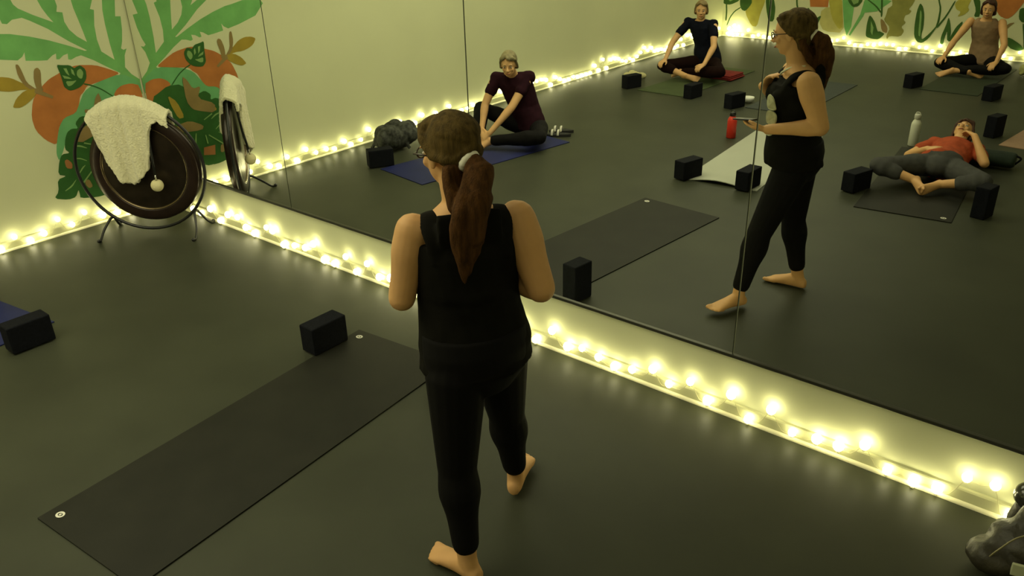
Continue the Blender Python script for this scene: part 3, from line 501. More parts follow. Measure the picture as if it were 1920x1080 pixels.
M_mat_green = mat('mat_green', (.045, .065, .022), .7, var=.15, scale=5)
M_mat_white = mat('mat_grey', (.37, .38, .31), .6, spec=.3, var=.04, scale=3)
M_mat_grey = mat('mat_grey_dark', (.035, .042, .04), .7, var=.1)
M_mat_pink = mat('mat_pink', (.32, .20, .13), .7, var=.06)
yoga_mat('long black yoga mat with small round white marks, lying empty near the mirror', 2.887, -.501, .66, 1.807, .0886, M_mat_black, [(.06, .06), (.06, 1.747)])
yoga_mat('blue yoga mat under the woman in the maroon top', .77, -1.60, .62, 1.75, .15, M_mat_blue)
yoga_mat('green yoga mat under the person in the navy t-shirt', 1.0, -5.52, .62, 1.8, .03, M_mat_green)
def wcurl(u, v): return .028*math.exp(-(v/.09)**2)*max(0, math.sin(PI*min(1, max(0, (u-.1)/.75))))
yoga_mat('pale grey yoga mat with its front edge lifting between two blocks', 3.06, -2.89, .62, 1.8, -.085, M_mat_white, curl=wcurl)
yoga_mat('dark yoga mat under the person lying in the orange top', 4.40, -3.03, .66, 1.8, -.10, M_mat_black, [(.60, .06)])
yoga_mat('dark grey yoga mat behind the red bottle, nobody on it', 2.42, -5.42, .61, 1.75, .0, M_mat_grey)
yoga_mat('dusty pink yoga mat at the right edge of the mirror', 4.90, -5.36, .62, 1.75, .12, M_mat_pink)
yoga_mat('dark green yoga mat under the person in the beige tank top', 3.68, -7.32, .62, 1.8, .03, mat('mat_darkgreen', (.022, .032, .016), .7, var=.15, scale=5))

# ---------------------------------------------------------------- yoga blocks
def block(label, x, y, rz, dims=(.11, .225, .155), group='black foam yoga blocks'):
    b = new(); box(b, (0, 0, dims[2]/2), dims, bevel=.007, seg=3)
    o = obj('yoga_block', b, M_black, None); o.location = (x, y, .0005); o.rotation_euler = (0, 0, rz); tag(o, label, 'yoga block', group)
    return o
def on(o, z=.0072): o.location.z = z; return o
on(block('black foam yoga block on the left front corner of the empty black mat', 2.875, -.725, .0))
on(block('black foam yoga block standing on end, hidden behind the woman and seen in the mirror', 3.62, -.575, .12, (.10, .15, .23)), .0005)
on(block('black foam yoga block at the far left end of the blue mat', .70, -1.67, .5))
on(block('black foam yoga block beside the blue mat at the left edge of the photo', 1.555, -1.705, .0))
block('black foam yoga block left of the green mat', .85, -5.62, .3)
block('black foam yoga block in front of the cross-legged person in the navy t-shirt', 1.71, -5.56, .1)
block('black foam yoga block beside the small white bowl', 2.31, -5.38, .25)
on(block('black foam yoga block on the left front corner of the pale grey mat', 3.07, -2.94, .25), .0075)
on(block('black foam yoga block on the right front corner of the pale grey mat', 3.58, -2.98, .05), .0085)
on(block('black foam yoga block left of the lying person by their bent knee', 4.28, -3.42, .3))
block('black foam yoga block right of the lying person by their bent knee', 5.19, -3.36, .2, (.10, .15, .23))
block('black foam yoga block at the corner of the dusty pink mat', 4.79, -5.66, .3, (.10, .17, .20))
block('black foam yoga block left of the person in the beige tank top', 3.58, -7.42, .3)
block('black foam yoga block in front of the person in the beige tank top', 4.45, -7.22, .25)

# ---------------------------------------------------------------- bottles, bowl, loose things
def lathe(bm, prof, c=(0, 0, 0), n=24, mi=0):
    rings = [[bm.verts.new((c[0]+r*math.cos(2*PI*i/n), c[1]+r*math.sin(2*PI*i/n), c[2]+z)) for i in range(n)] for r, z in prof]
    for k in range(len(rings)-1):
        for i in range(n):
            f = bm.faces.new((rings[k][i], rings[k][(i+1) % n], rings[k+1][(i+1) % n], rings[k+1][i])); f.material_index = mi
    bm.faces.new(rings[0][::-1]).material_index = mi; bm.faces.new(rings[-1]).material_index = mi
def bottle(label, x, y, H, r, mb, mc):
    root = empty('water_bottle', (x, y, 0)); tag(root, label, 'bottle')
    b = new(); lathe(b, [(r*.9, .001), (r, .006), (r, H*.66), (r*.94, H*.72), (r*.75, H*.79), (r*.55, H*.83), (r*.55, H*.86)], (x, y, 0)); obj('flask', b, mb, root, True)
    b = new(); lathe(b, [(r*.60, H*.85), (r*.66, H*.86), (r*.66, H*.975), (r*.58, H)], (x, y, 0)); obj('cap', b, mc, root, True)
    b = new(); tube(b, catmull([(x-r*.5, y, H*.98), (x-r*.3, y, H*1.05), (x+r*.3, y, H*1.05), (x+r*.5, y, H*.98)], 4), .004, 8); obj('carry_loop', b, mc, root, True)
bottle('white water bottle standing behind the lying person', 4.28, -4.93, .29, .042, mat('bottle_white', (.62, .62, .5), .4), mat('bottle_cap_white', (.5, .5, .42), .4))
bottle('red water bottle with a black lid standing on the floor', 2.82, -4.25, .25, .045, mat('bottle_red', (.55, .035, .018), .35), M_blackmetal)
b = new(); lathe(b, [(.03, .0), (.05, .006), (.062, .03), (.066, .055), (.060, .055), (.055, .03), (.03, .012)], (2.34, -5.66, .0075)); b.faces.ensure_lookup_table()
tag(obj('bowl', b, mat('bowl_white', (.75, .75, .68), .3), None, True), 'small white bowl on the floor behind a black block', 'bowl')
def crumple(name, label, cat, c, r, m, seed, n=9, st=.03, size=.06, vox=.008):
    rr = random.Random(seed); b = new()
    for i in range(n):
        p = V((c[0]+rr.uniform(-.65, .65)*r[0], c[1]+rr.uniform(-.65, .65)*r[1], rr.uniform(.35, .62)*r[2]*1.2))
        ell(b, p, (r[0]*rr.uniform(.3, .5), r[1]*rr.uniform(.3, .5), min(p.z-.004, r[2]*rr.uniform(.4, .6))), Matrix.Rotation(rr.uniform(0, 3), 3, 'Z'))
    for i in range(n):
        a = V((c[0]+rr.uniform(-.9, .9)*r[0], c[1]+rr.uniform(-.9, .9)*r[1], .022)); q = V((c[0]+rr.uniform(-.4, .4)*r[0], c[1]+rr.uniform(-.4, .4)*r[1], r[2]*rr.uniform(.6, 1)))
        tube(b, catmull([a, (a+q)/2+V((0, 0, r[2]*.15)), q], 3), .018, 8)
    root = empty(name, (c[0], c[1], 0))
    C.objects.unlink(root); bpy.data.objects.remove(root)
    o = obj(name, b, m, None, True); remesh(o, vox, 2); wrinkle(o, size, st*.4); tag(o, label, cat)
    return o
M_bagdark = mat('grey_print', (.045, .047, .04), .8, var=.75, scale=26)
o = crumple('jacket', 'crumpled dark grey patterned jacket heaped on the floor by the left wall', 'jacket', (.42, -2.12, 0), (.20, .22, .20), M_bagdark, 5, 14)
M_cream = mat('cream_cloth', (.52, .48, .26), .9, var=.2, scale=20)
crumple('cloth', 'crumpled cream cloth on the floor behind the knee of the person in navy', 'cloth', (.60, -6.12, 0), (.15, .12, .07), M_cream, 8, 8)
crumple('cloth', 'pale yellow cloth heaped beside the person in the beige tank top', 'cloth', (4.55, -8.75, 0), (.14, .12, .12), mat('yellow_cloth', (.5, .5, .2), .9, var=.2), 9, 8)
def sandal(x, y, rz, label):
    root = empty('sandal', (x, y, 0), rz); tag(root, label, 'sandal', 'pair of sandals behind the blue mat')
    b = new(); n = 24; top = []; bot = []
    for i in range(n):
        a = 2*PI*i/n; rx = .042*(1+.18*math.sin(a)); px, py = rx*math.cos(a), .125*math.sin(a)
        bot.append(b.verts.new((px, py, .001))); top.append(b.verts.new((px, py, .022+.006*(1 if py < 0 else 0))))
    b.faces.new(top); b.faces.new(bot[::-1])
    for i in range(n): b.faces.new((bot[i], bot[(i+1) % n], top[(i+1) % n], top[i]))
    obj('sole', b, mat('sandal_sole', (.02, .02, .02), .7), root, world=False)
    b = new()
    for yy in (.06, .0):
        tube(b, catmull([(-.043, yy, .015), (-.03, yy, .05), (0, yy, .062), (.03, yy, .05), (.043, yy, .015)], 4), .011, 8, flat=.5)
    obj('strap', b, mat('sandal_strap', (.6, .58, .5), .6), root, True, world=False)
sandal(1.42, -3.36, 1.1, 'black sandal with pale straps, nearer the seated woman in maroon')
sandal(1.36, -3.49, 1.1, 'black sandal with pale straps, farther from the seated woman in maroon')
# folded red blanket under the person in navy
def folded(name, label, c, s, rz, m, layers=3):
    root = empty(name, (c[0], c[1], 0), rz); tag(root, label, name.replace('_', ' '))
    t = s[2]/layers
    for k in range(layers):
        b = new(); box(b, (rnd.uniform(-.006, .006), rnd.uniform(-.006, .006), c[2]+t*(k+.5)), (s[0]-.01*k, s[1]-.01*k, t*.96), bevel=t*.4, seg=3)
        obj('fold', b, m, root, True, world=False)
folded('blanket', 'folded red blanket under the cross-legged person in navy', (1.40, -6.74, .0075), (.62, .36, .055), .05, mat('red_wool', (.16, .012, .01), .9, var=.2))
# bolster of the lying person
root = empty('bolster', (4.79, -4.62, 0)); tag(root, 'dark green round bolster under the shoulders of the lying person', 'bolster')
b = new(); rings = []
ax = V((1, -.06, 0)).normalized(); s_, u_ = frame_for(ax)
for x, r in ((-.36, .03), (-.36, .08), (-.345, .098), (-.33, .104), (0, .108), (.33, .104), (.345, .098), (.36, .08), (.36, .03)):
    rings.append((V((4.79, -4.66, .070)) + ax*x, s_*r*1.15, u_*r*.58))
loft(b, rings, True, 24); obj('cushion', b, mat('bolster_fabric', (.014, .024, .016), .9, var=.2), root, True)
b = new()
for sg in (-1, 1): tube(b, catmull([V((4.79, -4.66, .070))+ax*sg*.36+V((0, 0, .04)), V((4.79, -4.66, .070))+ax*sg*.395+V((0, 0, .02)), V((4.79, -4.66, .070))+ax*sg*.36-V((0, 0, .03))], 4), .008, 8)
obj('end_handle', b, M_black, root, True)

# ---------------------------------------------------------------- gong in the corner
T_ = V((.783, .622, 0)).normalized(); N_ = V((.622, -.783, 0)).normalized(); G0 = V((.54, -.396, 0))
def GP(t, n, z): return G0 + T_*t + N_*n + V((0, 0, z))
st = empty('gong_stand', (G0.x, G0.y, 0)); tag(st, 'round black metal gong stand with curved feet in the painted corner', 'gong stand')
b = new(); RC, RR = (-.02, .487), .455
n = 72; R1 = []
for i in range(n):
    a = 2*PI*i/n; c = GP(RC[0]+RR*math.cos(a), 0, RC[1]+RR*math.sin(a)); ro = (T_*math.cos(a)+V((0, 0, 1))*math.sin(a))
    R1.append([b.verts.new(c + ro*.0115*math.cos(2*PI*k/10) + N_*.0115*math.sin(2*PI*k/10)) for k in range(10)])
for i in range(n):
    for k in range(10): b.faces.new((R1[i][k], R1[i][(k+1) % 10], R1[(i+1) % n][(k+1) % 10], R1[(i+1) % n][k]))
obj('ring_frame', b, M_blackmetal, st, True)
for sg, tt in ((-1, -.33), (1, .33)):
    b = new(); zt = RC[1]-math.sqrt(RR**2-(tt*.9-RC[0])**2)
    tube(b, catmull([GP(tt*1.03, .195, .014), GP(tt*1.04, .165, .010), GP(tt*1.02, .10, .06), GP(tt*.95, .03, zt-.012), GP(tt*.93, 0, zt-.006), GP(tt*.95, -.03, zt-.012), GP(tt*1.02, -.10, .055), GP(tt*1.06, -.15, .010), GP(tt*1.07, -.175, .012)], 5), .0095, 10)
    obj('foot', b, M_blackmetal, st, True)
    b = new(); ell(b, GP(tt*1.03, .197, .0155), (.014, .014, .014)); obj('foot_cap', b, M_blackmetal, st, True)
    b = new(); ell(b, GP(tt*1.07, -.177, .0145), (.013, .013, .013)); obj('foot_cap', b, M_blackmetal, st, True)
gg = empty('gong', (G0.x, G0.y, .1)); tag(gg, 'large dark bronze gong hanging inside the round black stand', 'gong')
def lathe_n(bm, prof, tc, zc, n=64):
    rings = []
    for r, d in prof:
        rings.append([bm.verts.new(GP(tc+r*math.cos(2*PI*i/n), d, zc+r*math.sin(2*PI*i/n))) for i in range(n)])
    for k in range(len(rings)-1):
        for i in range(n): bm.faces.new((rings[k][i], rings[k][(i+1) % n], rings[k+1][(i+1) % n], rings[k+1][i]))
    return rings
GC = (.015, .485)
M_rim = mat('gong_rim', (.022, .012, .008), .28, metal=.3, spec=.5, var=.3, scale=12)
M_face = mat('gong_face', (.030, .022, .014), .30, metal=.55, var=.35, scale=9, bump=.08, bscale=40)
M_line = mat('gong_polished', (.20, .15, .09), .25, metal=.9)
b = new(); lathe_n(b, [(.372, -.055), (.386, -.05), (.390, -.02), (.386, .005), (.374, .016), (.350, .020), (.312, .021), (.306, .019), (.306, .010), (.35, .005), (.376, -.01), (.378, -.04), (.372, -.055)], *GC); obj('rim', b, M_rim, gg, True)
b = new(); lathe_n(b, [(.306, .019), (.301, .0205), (.296, .016), (.292, .008)], *GC); obj('polished_edge', b, M_line, gg, True)['label'] = 'thin polished bronze line'
b = new(); r_ = lathe_n(b, [(.292, .009), (.25, .012), (.18, .014), (.12, .016), (.105, .019), (.06, .021), (.001, .022)], *GC); obj('face', b, M_face, gg, True)
b = new()
for sg in (-1, 1):
    tube(b, [GP(GC[0]+sg*.17, .0, GC[1]+.345), GP(GC[0]+sg*.15, .0, RC[1]+math.sqrt(RR**2-(GC[0]+sg*.15-RC[0])**2)+.004)], .004, 8)
obj('hanging_cord', b, M_blackmetal, gg, True)
# white fleece throw draped over the stand
hem = [(-.295, .87), (-.265, .80), (-.24, .66), (-.215, .56), (-.17, .47), (-.12, .405), (-.06, .385), (-.02, .40), (.03, .45), (.075, .50), (.10, .60), (.118, .72), (.15, .80), (.20, .835), (.24, .80), (.268, .79)]
def hemz(t):
    for (a, za), (c, zc) in zip(hem, hem[1:]):
        if a <= t <= c: return za+(zc-za)*(t-a)/(c-a)
    return hem[-1][1]
b = new(); NT, NV = 70, 44; grid = []
for i in range(NT+1):
    t = -.295 + .563*i/NT; zr = RC[1]+math.sqrt(max(0, RR**2-(t-RC[0])**2))+.018; zr = max(zr, .875); zr += .022*math.exp(-((t+.02)/.2)**2)
    hb_ = .64 + .04*math.sin(t*14); hf = hemz(t) + .006*math.sin(t*160); row = []
    for j in range(NV+1):
        f = j/NV
        if f < .55:      # front fall
            q = f/.55; z = hf+(zr-hf)*(1-(1-q)**1.0)
            wob = .018*math.sin(t*44+1.2)*(1-q*.8) + .008*math.sin(t*91+q*3)
            n_ = .062 + wob*(zr-hf)/.5 + .012*(1-q)
            if z > zr-.03: n_ *= math.sqrt(max(0, (zr-z)/.03))*.75+.25
        elif f < .62:
            q = (f-.55)/.07; n_ = lerp(.012, -.022, q); z = zr + .012*math.sin(q*PI)
        else:
            q = (f-.62)/.38; z = zr+(hb_-zr)*q; n_ = -.035-.03*q - .012*math.sin(t*38)*q
        row.append(b.verts.new(GP(t, n_, z)))
    grid.append(row)
for i in range(NT):
    for j in range(NV): b.faces.new((grid[i][j], grid[i+1][j], grid[i+1][j+1], grid[i][j+1]))
M_fleece = mat('fleece', (.74, .70, .48), 1.0, spec=.05, sheen=.5, bump=.8, bscale=90)
th = obj('throw', b, M_fleece, None, True); tag(th, 'fluffy cream white throw draped over the top of the gong stand', 'throw')
s = th.modifiers.new('thick', 'SOLIDIFY'); s.thickness = .022; s.offset = 0
s = th.modifiers.new('sub', 'SUBSURF'); s.levels = 1; s.render_levels = 1
wrinkle(th, .012, .010)
# mallet hanging in front
mr = empty('gong_mallet', tuple(GP(.108, .085, .34))); tag(mr, 'gong mallet with round cream head and black handle hanging before the gong', 'mallet')
b = new(); n_ = 24
mc = GP(.115, .085, .385)
q = ell(b, mc, (.043, .043, .044), seg=24, rings=16)
for v_ in q:
    d_ = v_.co-mc; h_ = math.sqrt(d_.x**2+d_.y**2)
    if d_.z > 0: v_.co.z -= .016*math.exp(-(h_/.013)**2)
obj('mallet_head', b, mat('mallet_felt', (.66, .60, .36), .95, bump=.3, bscale=120), mr, True)
b = new(); tube(b, [GP(.115, .085, .42), GP(.115, .082, .465)], .006, 10); obj('ferrule', b, mat('silver', (.6, .6, .55), .25, metal=.9), mr, True)['label'] = 'short silver ferrule'
b = new(); tube(b, [GP(.115, .082, .46), GP(.112, .060, .60), GP(.108, .036, .86)], .009, 10); obj('handle', b, M_blackmetal, mr, True)
b = new(); tube(b, catmull([GP(.108, .036, .855), GP(.10, .02, .93), GP(.09, 0, .955)], 4), .003, 6); obj('cord', b, M_blackmetal, mr, True)

# ---------------------------------------------------------------- dark bag in the near right corner
M_leather = mat('dark_leather', (.030, .026, .016), .45, spec=.4, var=.35, scale=14, bump=.3, bscale=50)
root = empty('handbag', (6.12, -.26, 0)); tag(root, 'dark slouchy bag with pale strap at the lower right corner by the wall', 'bag')
b = new()
ell(b, V((6.14, -.24, .10)), (.17, .12, .098)); ell(b, V((6.02, -.31, .06)), (.10, .08, .058)); ell(b, V((6.24, -.22, .13)), (.12, .10, .12)); ell(b, V((6.10, -.20, .17)), (.07, .06, .08))
o = obj('pouch', b, M_leather, root, True); remesh(o, .01, 4); wrinkle(o, .07, .02)
b = new(); tube(b, catmull([(5.99, -.36, .05), (6.02, -.37, .13), (6.07, -.33, .19), (6.14, -.30, .20), (6.2, -.33, .12)], 6), .007, 8, flat=.4); obj('strap', b, mat('pale_strap', (.28, .25, .13), .5), root, True)
b = new(); box(b, (6.105, -.365, .085), (.07, .012, .05), rz=.25, bevel=.004); obj('label_patch', b, mat('patch', (.5, .52, .34), .6), root)
root = empty('round_flask', (6.10, -.13, 0)); tag(root, 'round dark glossy lidded pot standing behind the bag by the wall', 'pot')
b = new(); lathe(b, [(.028, .001), (.045, .02), (.05, .10), (.04, .15), (.036, .17)], (6.055, -.105, 0)); obj('pot_body', b, M_leather, root, True)
b = new(); ell(b, V((6.055, -.105, .205)), (.052, .052, .050), seg=24, rings=16); obj('round_lid', b, mat('gloss_dark', (.03, .03, .022), .15, spec=.8), root, True)
# ---------------------------------------------------------------- skin, hair, cloth
M_skin = mat('skin', (.62, .345, .145), .55, spec=.3, var=.06, scale=12)
M_skin2 = mat('skin_light', (.64, .37, .17), .55, spec=.3, var=.06, scale=12)
M_hair = mat('hair_brown', (.085, .055, .016), .8, spec=.12, var=.5, scale=22, bump=.5, bscale=120, stretch=(3, 3, .5))
M_tail = mat('hair_auburn', (.075, .032, .009), .8, spec=.12, var=.5, scale=22, bump=.6, bscale=130, stretch=(3, 3, .4))
M_hgrey = mat('hair_grey', (.20, .17, .085), .6, var=.35, scale=24, bump=.4, bscale=120)
M_hsand = mat('hair_sandy', (.21, .15, .06), .6, var=.35, scale=24, bump=.4, bscale=120)
M_hdark = mat('hair_dark', (.05, .02, .010), .6, var=.35, scale=24, bump=.4, bscale=120)
M_blk = mat('cloth_black', (.0065, .006, .0045), .9, spec=.08, var=.2, scale=15)
M_leg = mat('leggings_black', (.0035, .003, .003), .8, spec=.15)
M_maroon = mat('cloth_maroon', (.020, .0055, .010), .9, spec=.08, var=.2)
M_navy = mat('cloth_navy', (.0055, .0065, .013), .9, spec=.08, var=.2)
M_blkred = mat('cloth_blackred', (.010, .0035, .003), .9, spec=.08)
M_beige = mat('cloth_beige', (.27, .175, .10), .9, spec=.1, var=.1)
M_orange = mat('cloth_orange', (.36, .070, .028), .9, spec=.1, var=.15)
M_grey = mat('cloth_grey', (.062, .062, .060), .9, spec=.1, var=.12)

# ---------------------------------------------------------------- instructor walking away
F = V((-.80, .60, 0)); Rr = V((.60, .80, 0)); Z = V((0, 0, 1)); Fw = V((-1, .12, 0)).normalized(); Rw = V((.12, 1, 0)).normalized()
ins = empty('person', (4.54, -1.31, 0)); tag(ins, 'woman in black tank top and leggings walking barefoot, ponytail tied with white scrunchie', 'person')
body = new()
def S_(c, hw, hd, k): 
    lat = lerp(Rw, Rr, k).normalized(); return (V(c), hw, hd, lat, Z.cross(lat))
secs = interp_secs([S_((4.545, -1.325, .72), .11, .09, .35), S_((4.55, -1.325, .80), .172, .125, .4), S_((4.548, -1.325, .88), .176, .13, .5), S_((4.53, -1.322, 1.00), .152, .118, .7),
    S_((4.52, -1.320, 1.10), .150, .118, .9), S_((4.512, -1.318, 1.20), .158, .125, 1), S_((4.512, -1.315, 1.275), .150, .095, 1), S_((4.508, -1.310, 1.315), .10, .070, 1), S_((4.50, -1.308, 1.345), .055, .055, 1)])
torso(body, [(q[0], q[1]-(.014 if q[0].z < 1.29 else 0), q[2]-(.014 if q[0].z < 1.29 else 0), q[3], q[4]) for q in secs])
nb, hc = V((4.50, -1.308, 1.31)), V((4.452, -1.300, 1.485))
limb(body, nb, lerp(nb, hc, .75), .056, .050)
for sx in (-1, 1):   # bust
    ell(body, V((4.512, -1.318, 1.165)) + F*.070 + Rr*.07*sx, (.055, .055, .055))
hfwd = V((-.97, .10, -.17)); hup = V((-.2, 0, 1))
Lh, Mh, hb = head(ins, body, hc, hfwd, hup, 1.0, M_skin, M_hair, 'pony')
shR, shL = V((4.512, -1.315, 1.268)) + Rr*.165, V((4.512, -1.315, 1.270)) - Rr*.160
elR, elL = V((4.700, -1.180, 1.055)), V((4.395, -1.490, 1.055))
wrR, wrL = V((4.450, -1.12, 1.020)), V((4.305, -1.345, 1.19))
limb(body, shR, elR, .061, .047, .006, .3); limb(body, elR, wrR, .043, .027, .006, .25)
limb(body, shL, elL, .053, .042, .006, .3); limb(body, elL, wrL, .043, .027, .006, .25)
for s_, sgn in ((shR, 1), (shL, -1)): ell(body, s_ - Rr*sgn*.012 + V((0, 0, -.006)), (.056, .056, .054))
handR = V((-.93, -.12, -.05)); hand(body, wrR, handR, V((-.1, .35, -1)), -1, .25)   # palm up
hand(body, wrL, V((.55, .25, .75)), V((-.8, -.2, .5)), 1, .45)
hipR, hipL = V((4.553, -1.325, .80)) + Rw*.085, V((4.545, -1.325, .80)) - Rw*.088
knR, knL = V((4.475, -1.105, .44)), V((4.535, -1.438, .43))
anR, anL = V((4.432, -1.012, .098)), V((4.592, -1.474, .078))
limb(body, hipR, knR, .083, .054, .0, .3); limb(body, knR, anR, .056, .034, .014, .28)
limb(body, hipL, knL, .083, .054, .0, .3); limb(body, knL, anL, .056, .034, .014, .28)
foot(body, anR, V((-.42, .90, .07)), V((0, -.07, 1)), 1.0, -1, h=.083)
foot(body, anL, V((-.99, .03, 0)), V((0, 0, 1)), 1.0, 1)
remesh(obj('body', body, M_skin, ins, True), .0055, 5)
hb2 = hb
h_ = remesh(obj('hair', hb2, M_hair, ins, True), .0055, 2); wrinkle(h_, .05, .006); h_['label'] = 'brown hair pulled back'
b = new(); sc = V((4.545, -1.322, 1.478))
tube(b, catmull([sc+V((-.03, 0, .012)), sc, sc+V((.048, -.004, -.02)), (4.605, -1.358, 1.40), (4.600, -1.384, 1.32), (4.590, -1.386, 1.24), (4.585, -1.380, 1.15)], 5),
     [.030]*4+[.022]*3+[.034]*3+[.044]*5+[.052]*5+[.050]*4+[.040]*3+[.028, .018, .012, .006], 16)
for i in range(16):
    a = i*2.4; ox, oy = .024*math.cos(a), .046*math.sin(a)
    tube(b, catmull([sc+V((.02, oy*.3, -.005)), V((4.596+ox*.6, -1.352+oy, 1.42)), V((4.598+ox, -1.382+oy*1.3, 1.33)), V((4.590+ox, -1.386+oy, 1.23+.02*math.sin(i))), V((4.585+ox*.4, -1.38+oy*.5, 1.11+.03*math.sin(i*3)))], 4), [.012]*5+[.015]*8+[.011]*2+[.004]*2, 8)
for i in range(9):   # loose lower hair falling over the nape
    q = (i-4)/4
    tube(b, catmull([V((4.512+.01*abs(q), -1.315+q*.062, 1.47)), V((4.532, -1.330+q*.062, 1.42)), V((4.560, -1.350+q*.055, 1.36)), V((4.580, -1.362+q*.03, 1.28))], 4), [.020]*9+[.014]*3+[.008], 8)
pt = remesh(obj('ponytail', b, M_tail, ins, True), .0055, 2); wrinkle(pt, .05, .006); pt['label'] = 'long reddish brown ponytail'
b = new(); tdir = V((.85, -.03, -.5)).normalized(); s1, u1 = frame_for(tdir)
for i in range(12):
    a = 2*PI*i/12; ell(b, sc + V((.006, 0, 0)) + (s1*math.cos(a)+u1*math.sin(a))*.026, (.0125, .0125, .0125), seg=10, rings=6)
sq = remesh(obj('scrunchie', b, mat('scrunchie_white', (.85, .82, .70), .9), ins, True), .004, 1); sq['label'] = 'white scrunchie'
b = new()   # glasses
for sx in (-1, 1):
    c_ = [Lh((sx*.031+.021*math.cos(a), .097-.004*abs(math.cos(a)), .004+.016*math.sin(a))) for a in [2*PI*k/16 for k in range(17)]]
    tube(b, c_, .0026, 6, cap=False); tube(b, [Lh((sx*.052, .093, .010)), Lh((sx*.080, .07, .012)), Lh((sx*.083, .0, .008))], .0026, 6)
tube(b, [Lh((-.010, .097, .008)), Lh((.010, .097, .008))], .0024, 6)
obj('glasses', b, mat('glasses_dark', (.02, .008, .005), .3, spec=.5), ins, True)['label'] = 'thin dark framed glasses'
# tank top
t = new()
tsec = [q for q in secs if .83 <= q[0].z <= 1.255]
first_ = tsec[0]; q0 = first_[0]
flare = [(q0 + V((0, 0, -.035)) + F*.014, first_[1]+.008, first_[2]+.016, first_[3], first_[4])] + [(q[0] + F*(.02 if q[0].z < 1.05 else .008), q[1]+.004*max(0, (1.1-q[0].z)/.27), q[2]+.014*max(0, (1.1-q[0].z)/.27), q[3], q[4]) for q in tsec]
torso(t, flare, .013)
for sx in (-1, 1): ell(t, V((4.512, -1.318, 1.165)) + F*.088 + Rr*.07*sx, (.066, .066, .066))
top_c = V((4.512, -1.315, 1.25))
for sx in (-1, 1):   # wide shoulder straps
    cpt = [top_c - F*.095 + Rr*sx*.085 + Z*-.06, top_c - F*.07 + Rr*sx*.098 + Z*.02, top_c + Rr*sx*.102 + Z*.058, top_c + F*.07 + Rr*sx*.09 + Z*.025, top_c + F*.11 + Rr*sx*.075 + Z*-.05]
    rings = []
    cp = catmull(cpt, 5)
    for i, p in enumerate(cp):
        d = (cp[min(i+1, len(cp)-1)]-cp[max(i-1, 0)]).normalized(); u = Rr.cross(d).normalized(); rings.append((p, Rr*.040, u*.015))
    loft(t, rings, True, 14)
for k in (-1, 1):   # yoke back and front
    rings = [(top_c - F*.082*k + Rr*x + Z*(-.01), Z*(.072 if k == 1 else .058), F*.024) for x in (-.095, -.05, 0, .05, .095)]
    if k == 1: rings = [(p + Z*.030, a, c) for p, a, c in rings]
    else: rings = [(p - Z*.028, a, c) for p, a, c in rings]
    loft(t, rings, True, 14)
tt_ = remesh(obj('tank_top', t, M_blk, ins, True), .0065, 4); wrinkle(tt_, .10, .010); tt_['label'] = 'loose black sleeveless top'
# pale print on the chest of the top
M_print = mat('print_pale', (.42, .42, .26), .8, var=.15, scale=40)
def patch(parent, name, cx, cz, pts, m, out=.160, zc=1.08):
    b = new(); vs = []
    for x, z in pts:
        zz_ = cz+z; xx = cx+x
        o_ = out - .9*(xx**2)
        vs.append(b.verts.new(V((4.512, -1.318, zz_)) + F*o_ + Rr*xx))
    f = b.faces.new(vs); ex = bmesh.ops.extrude_face_region(b, geom=[f]); bmesh.ops.translate(b, vec=F*.004, verts=[e for e in ex['geom'] if isinstance(e, bmesh.types.BMVert)])
    return obj(name, b, m, parent)
tp = empty('chest_print', (0, 0, 0)); tp.parent = ins; tp['label'] = 'pale printed design on the front of the tank top'
bpy.data.objects.remove(tp)
def rr_(w, h, n=20, p=2.6): return [(w*math.copysign(abs(math.cos(a))**(2/p), math.cos(a)), h*math.copysign(abs(math.sin(a))**(2/p), math.sin(a))) for a in [2*PI*k/n for k in range(n)]]
# ---- other people
def hseg(a, b, t): return V(a)+(V(b)-V(a))*t
seated('smiling woman in a maroon t-shirt sitting on the blue mat holding her ankles', dict(
    pel=(1.31, -3.06, .115), shL=(1.06, -2.865, .585), shR=(1.335, -3.02, .60), neck=(1.215, -2.915, .625), head=(1.262, -2.815, .735), chestdir=(.45, .88, 0),
    elL=(1.02, -2.74, .345), elR=(1.30, -2.80, .355), wrL=(1.07, -2.63, .16), wrR=(1.19, -2.60, .135), hdL=(1.10, -2.56, .085), hdR=(1.12, -2.555, .085),
    hipL=(1.225, -3.03, .115), hipR=(1.40, -3.07, .115), knL=(.885, -2.83, .285), knR=(1.62, -2.80, .115), anL=(1.075, -2.60, .065), anR=(1.19, -2.60, .06), toeL=(1.07, -2.45, .03), toeR=(1.13, -2.47, .03)),
    M_skin2, M_hgrey, M_maroon, M_leg, True, 'short', .98, headdir=(.50, .80, -.22), headup=(.05, .1, 1), footup=dict(L=(-.6, 0, .8), R=(.6, 0, .8)), hn=dict(L=(-.5, .3, .8), R=(.5, .3, .8)))
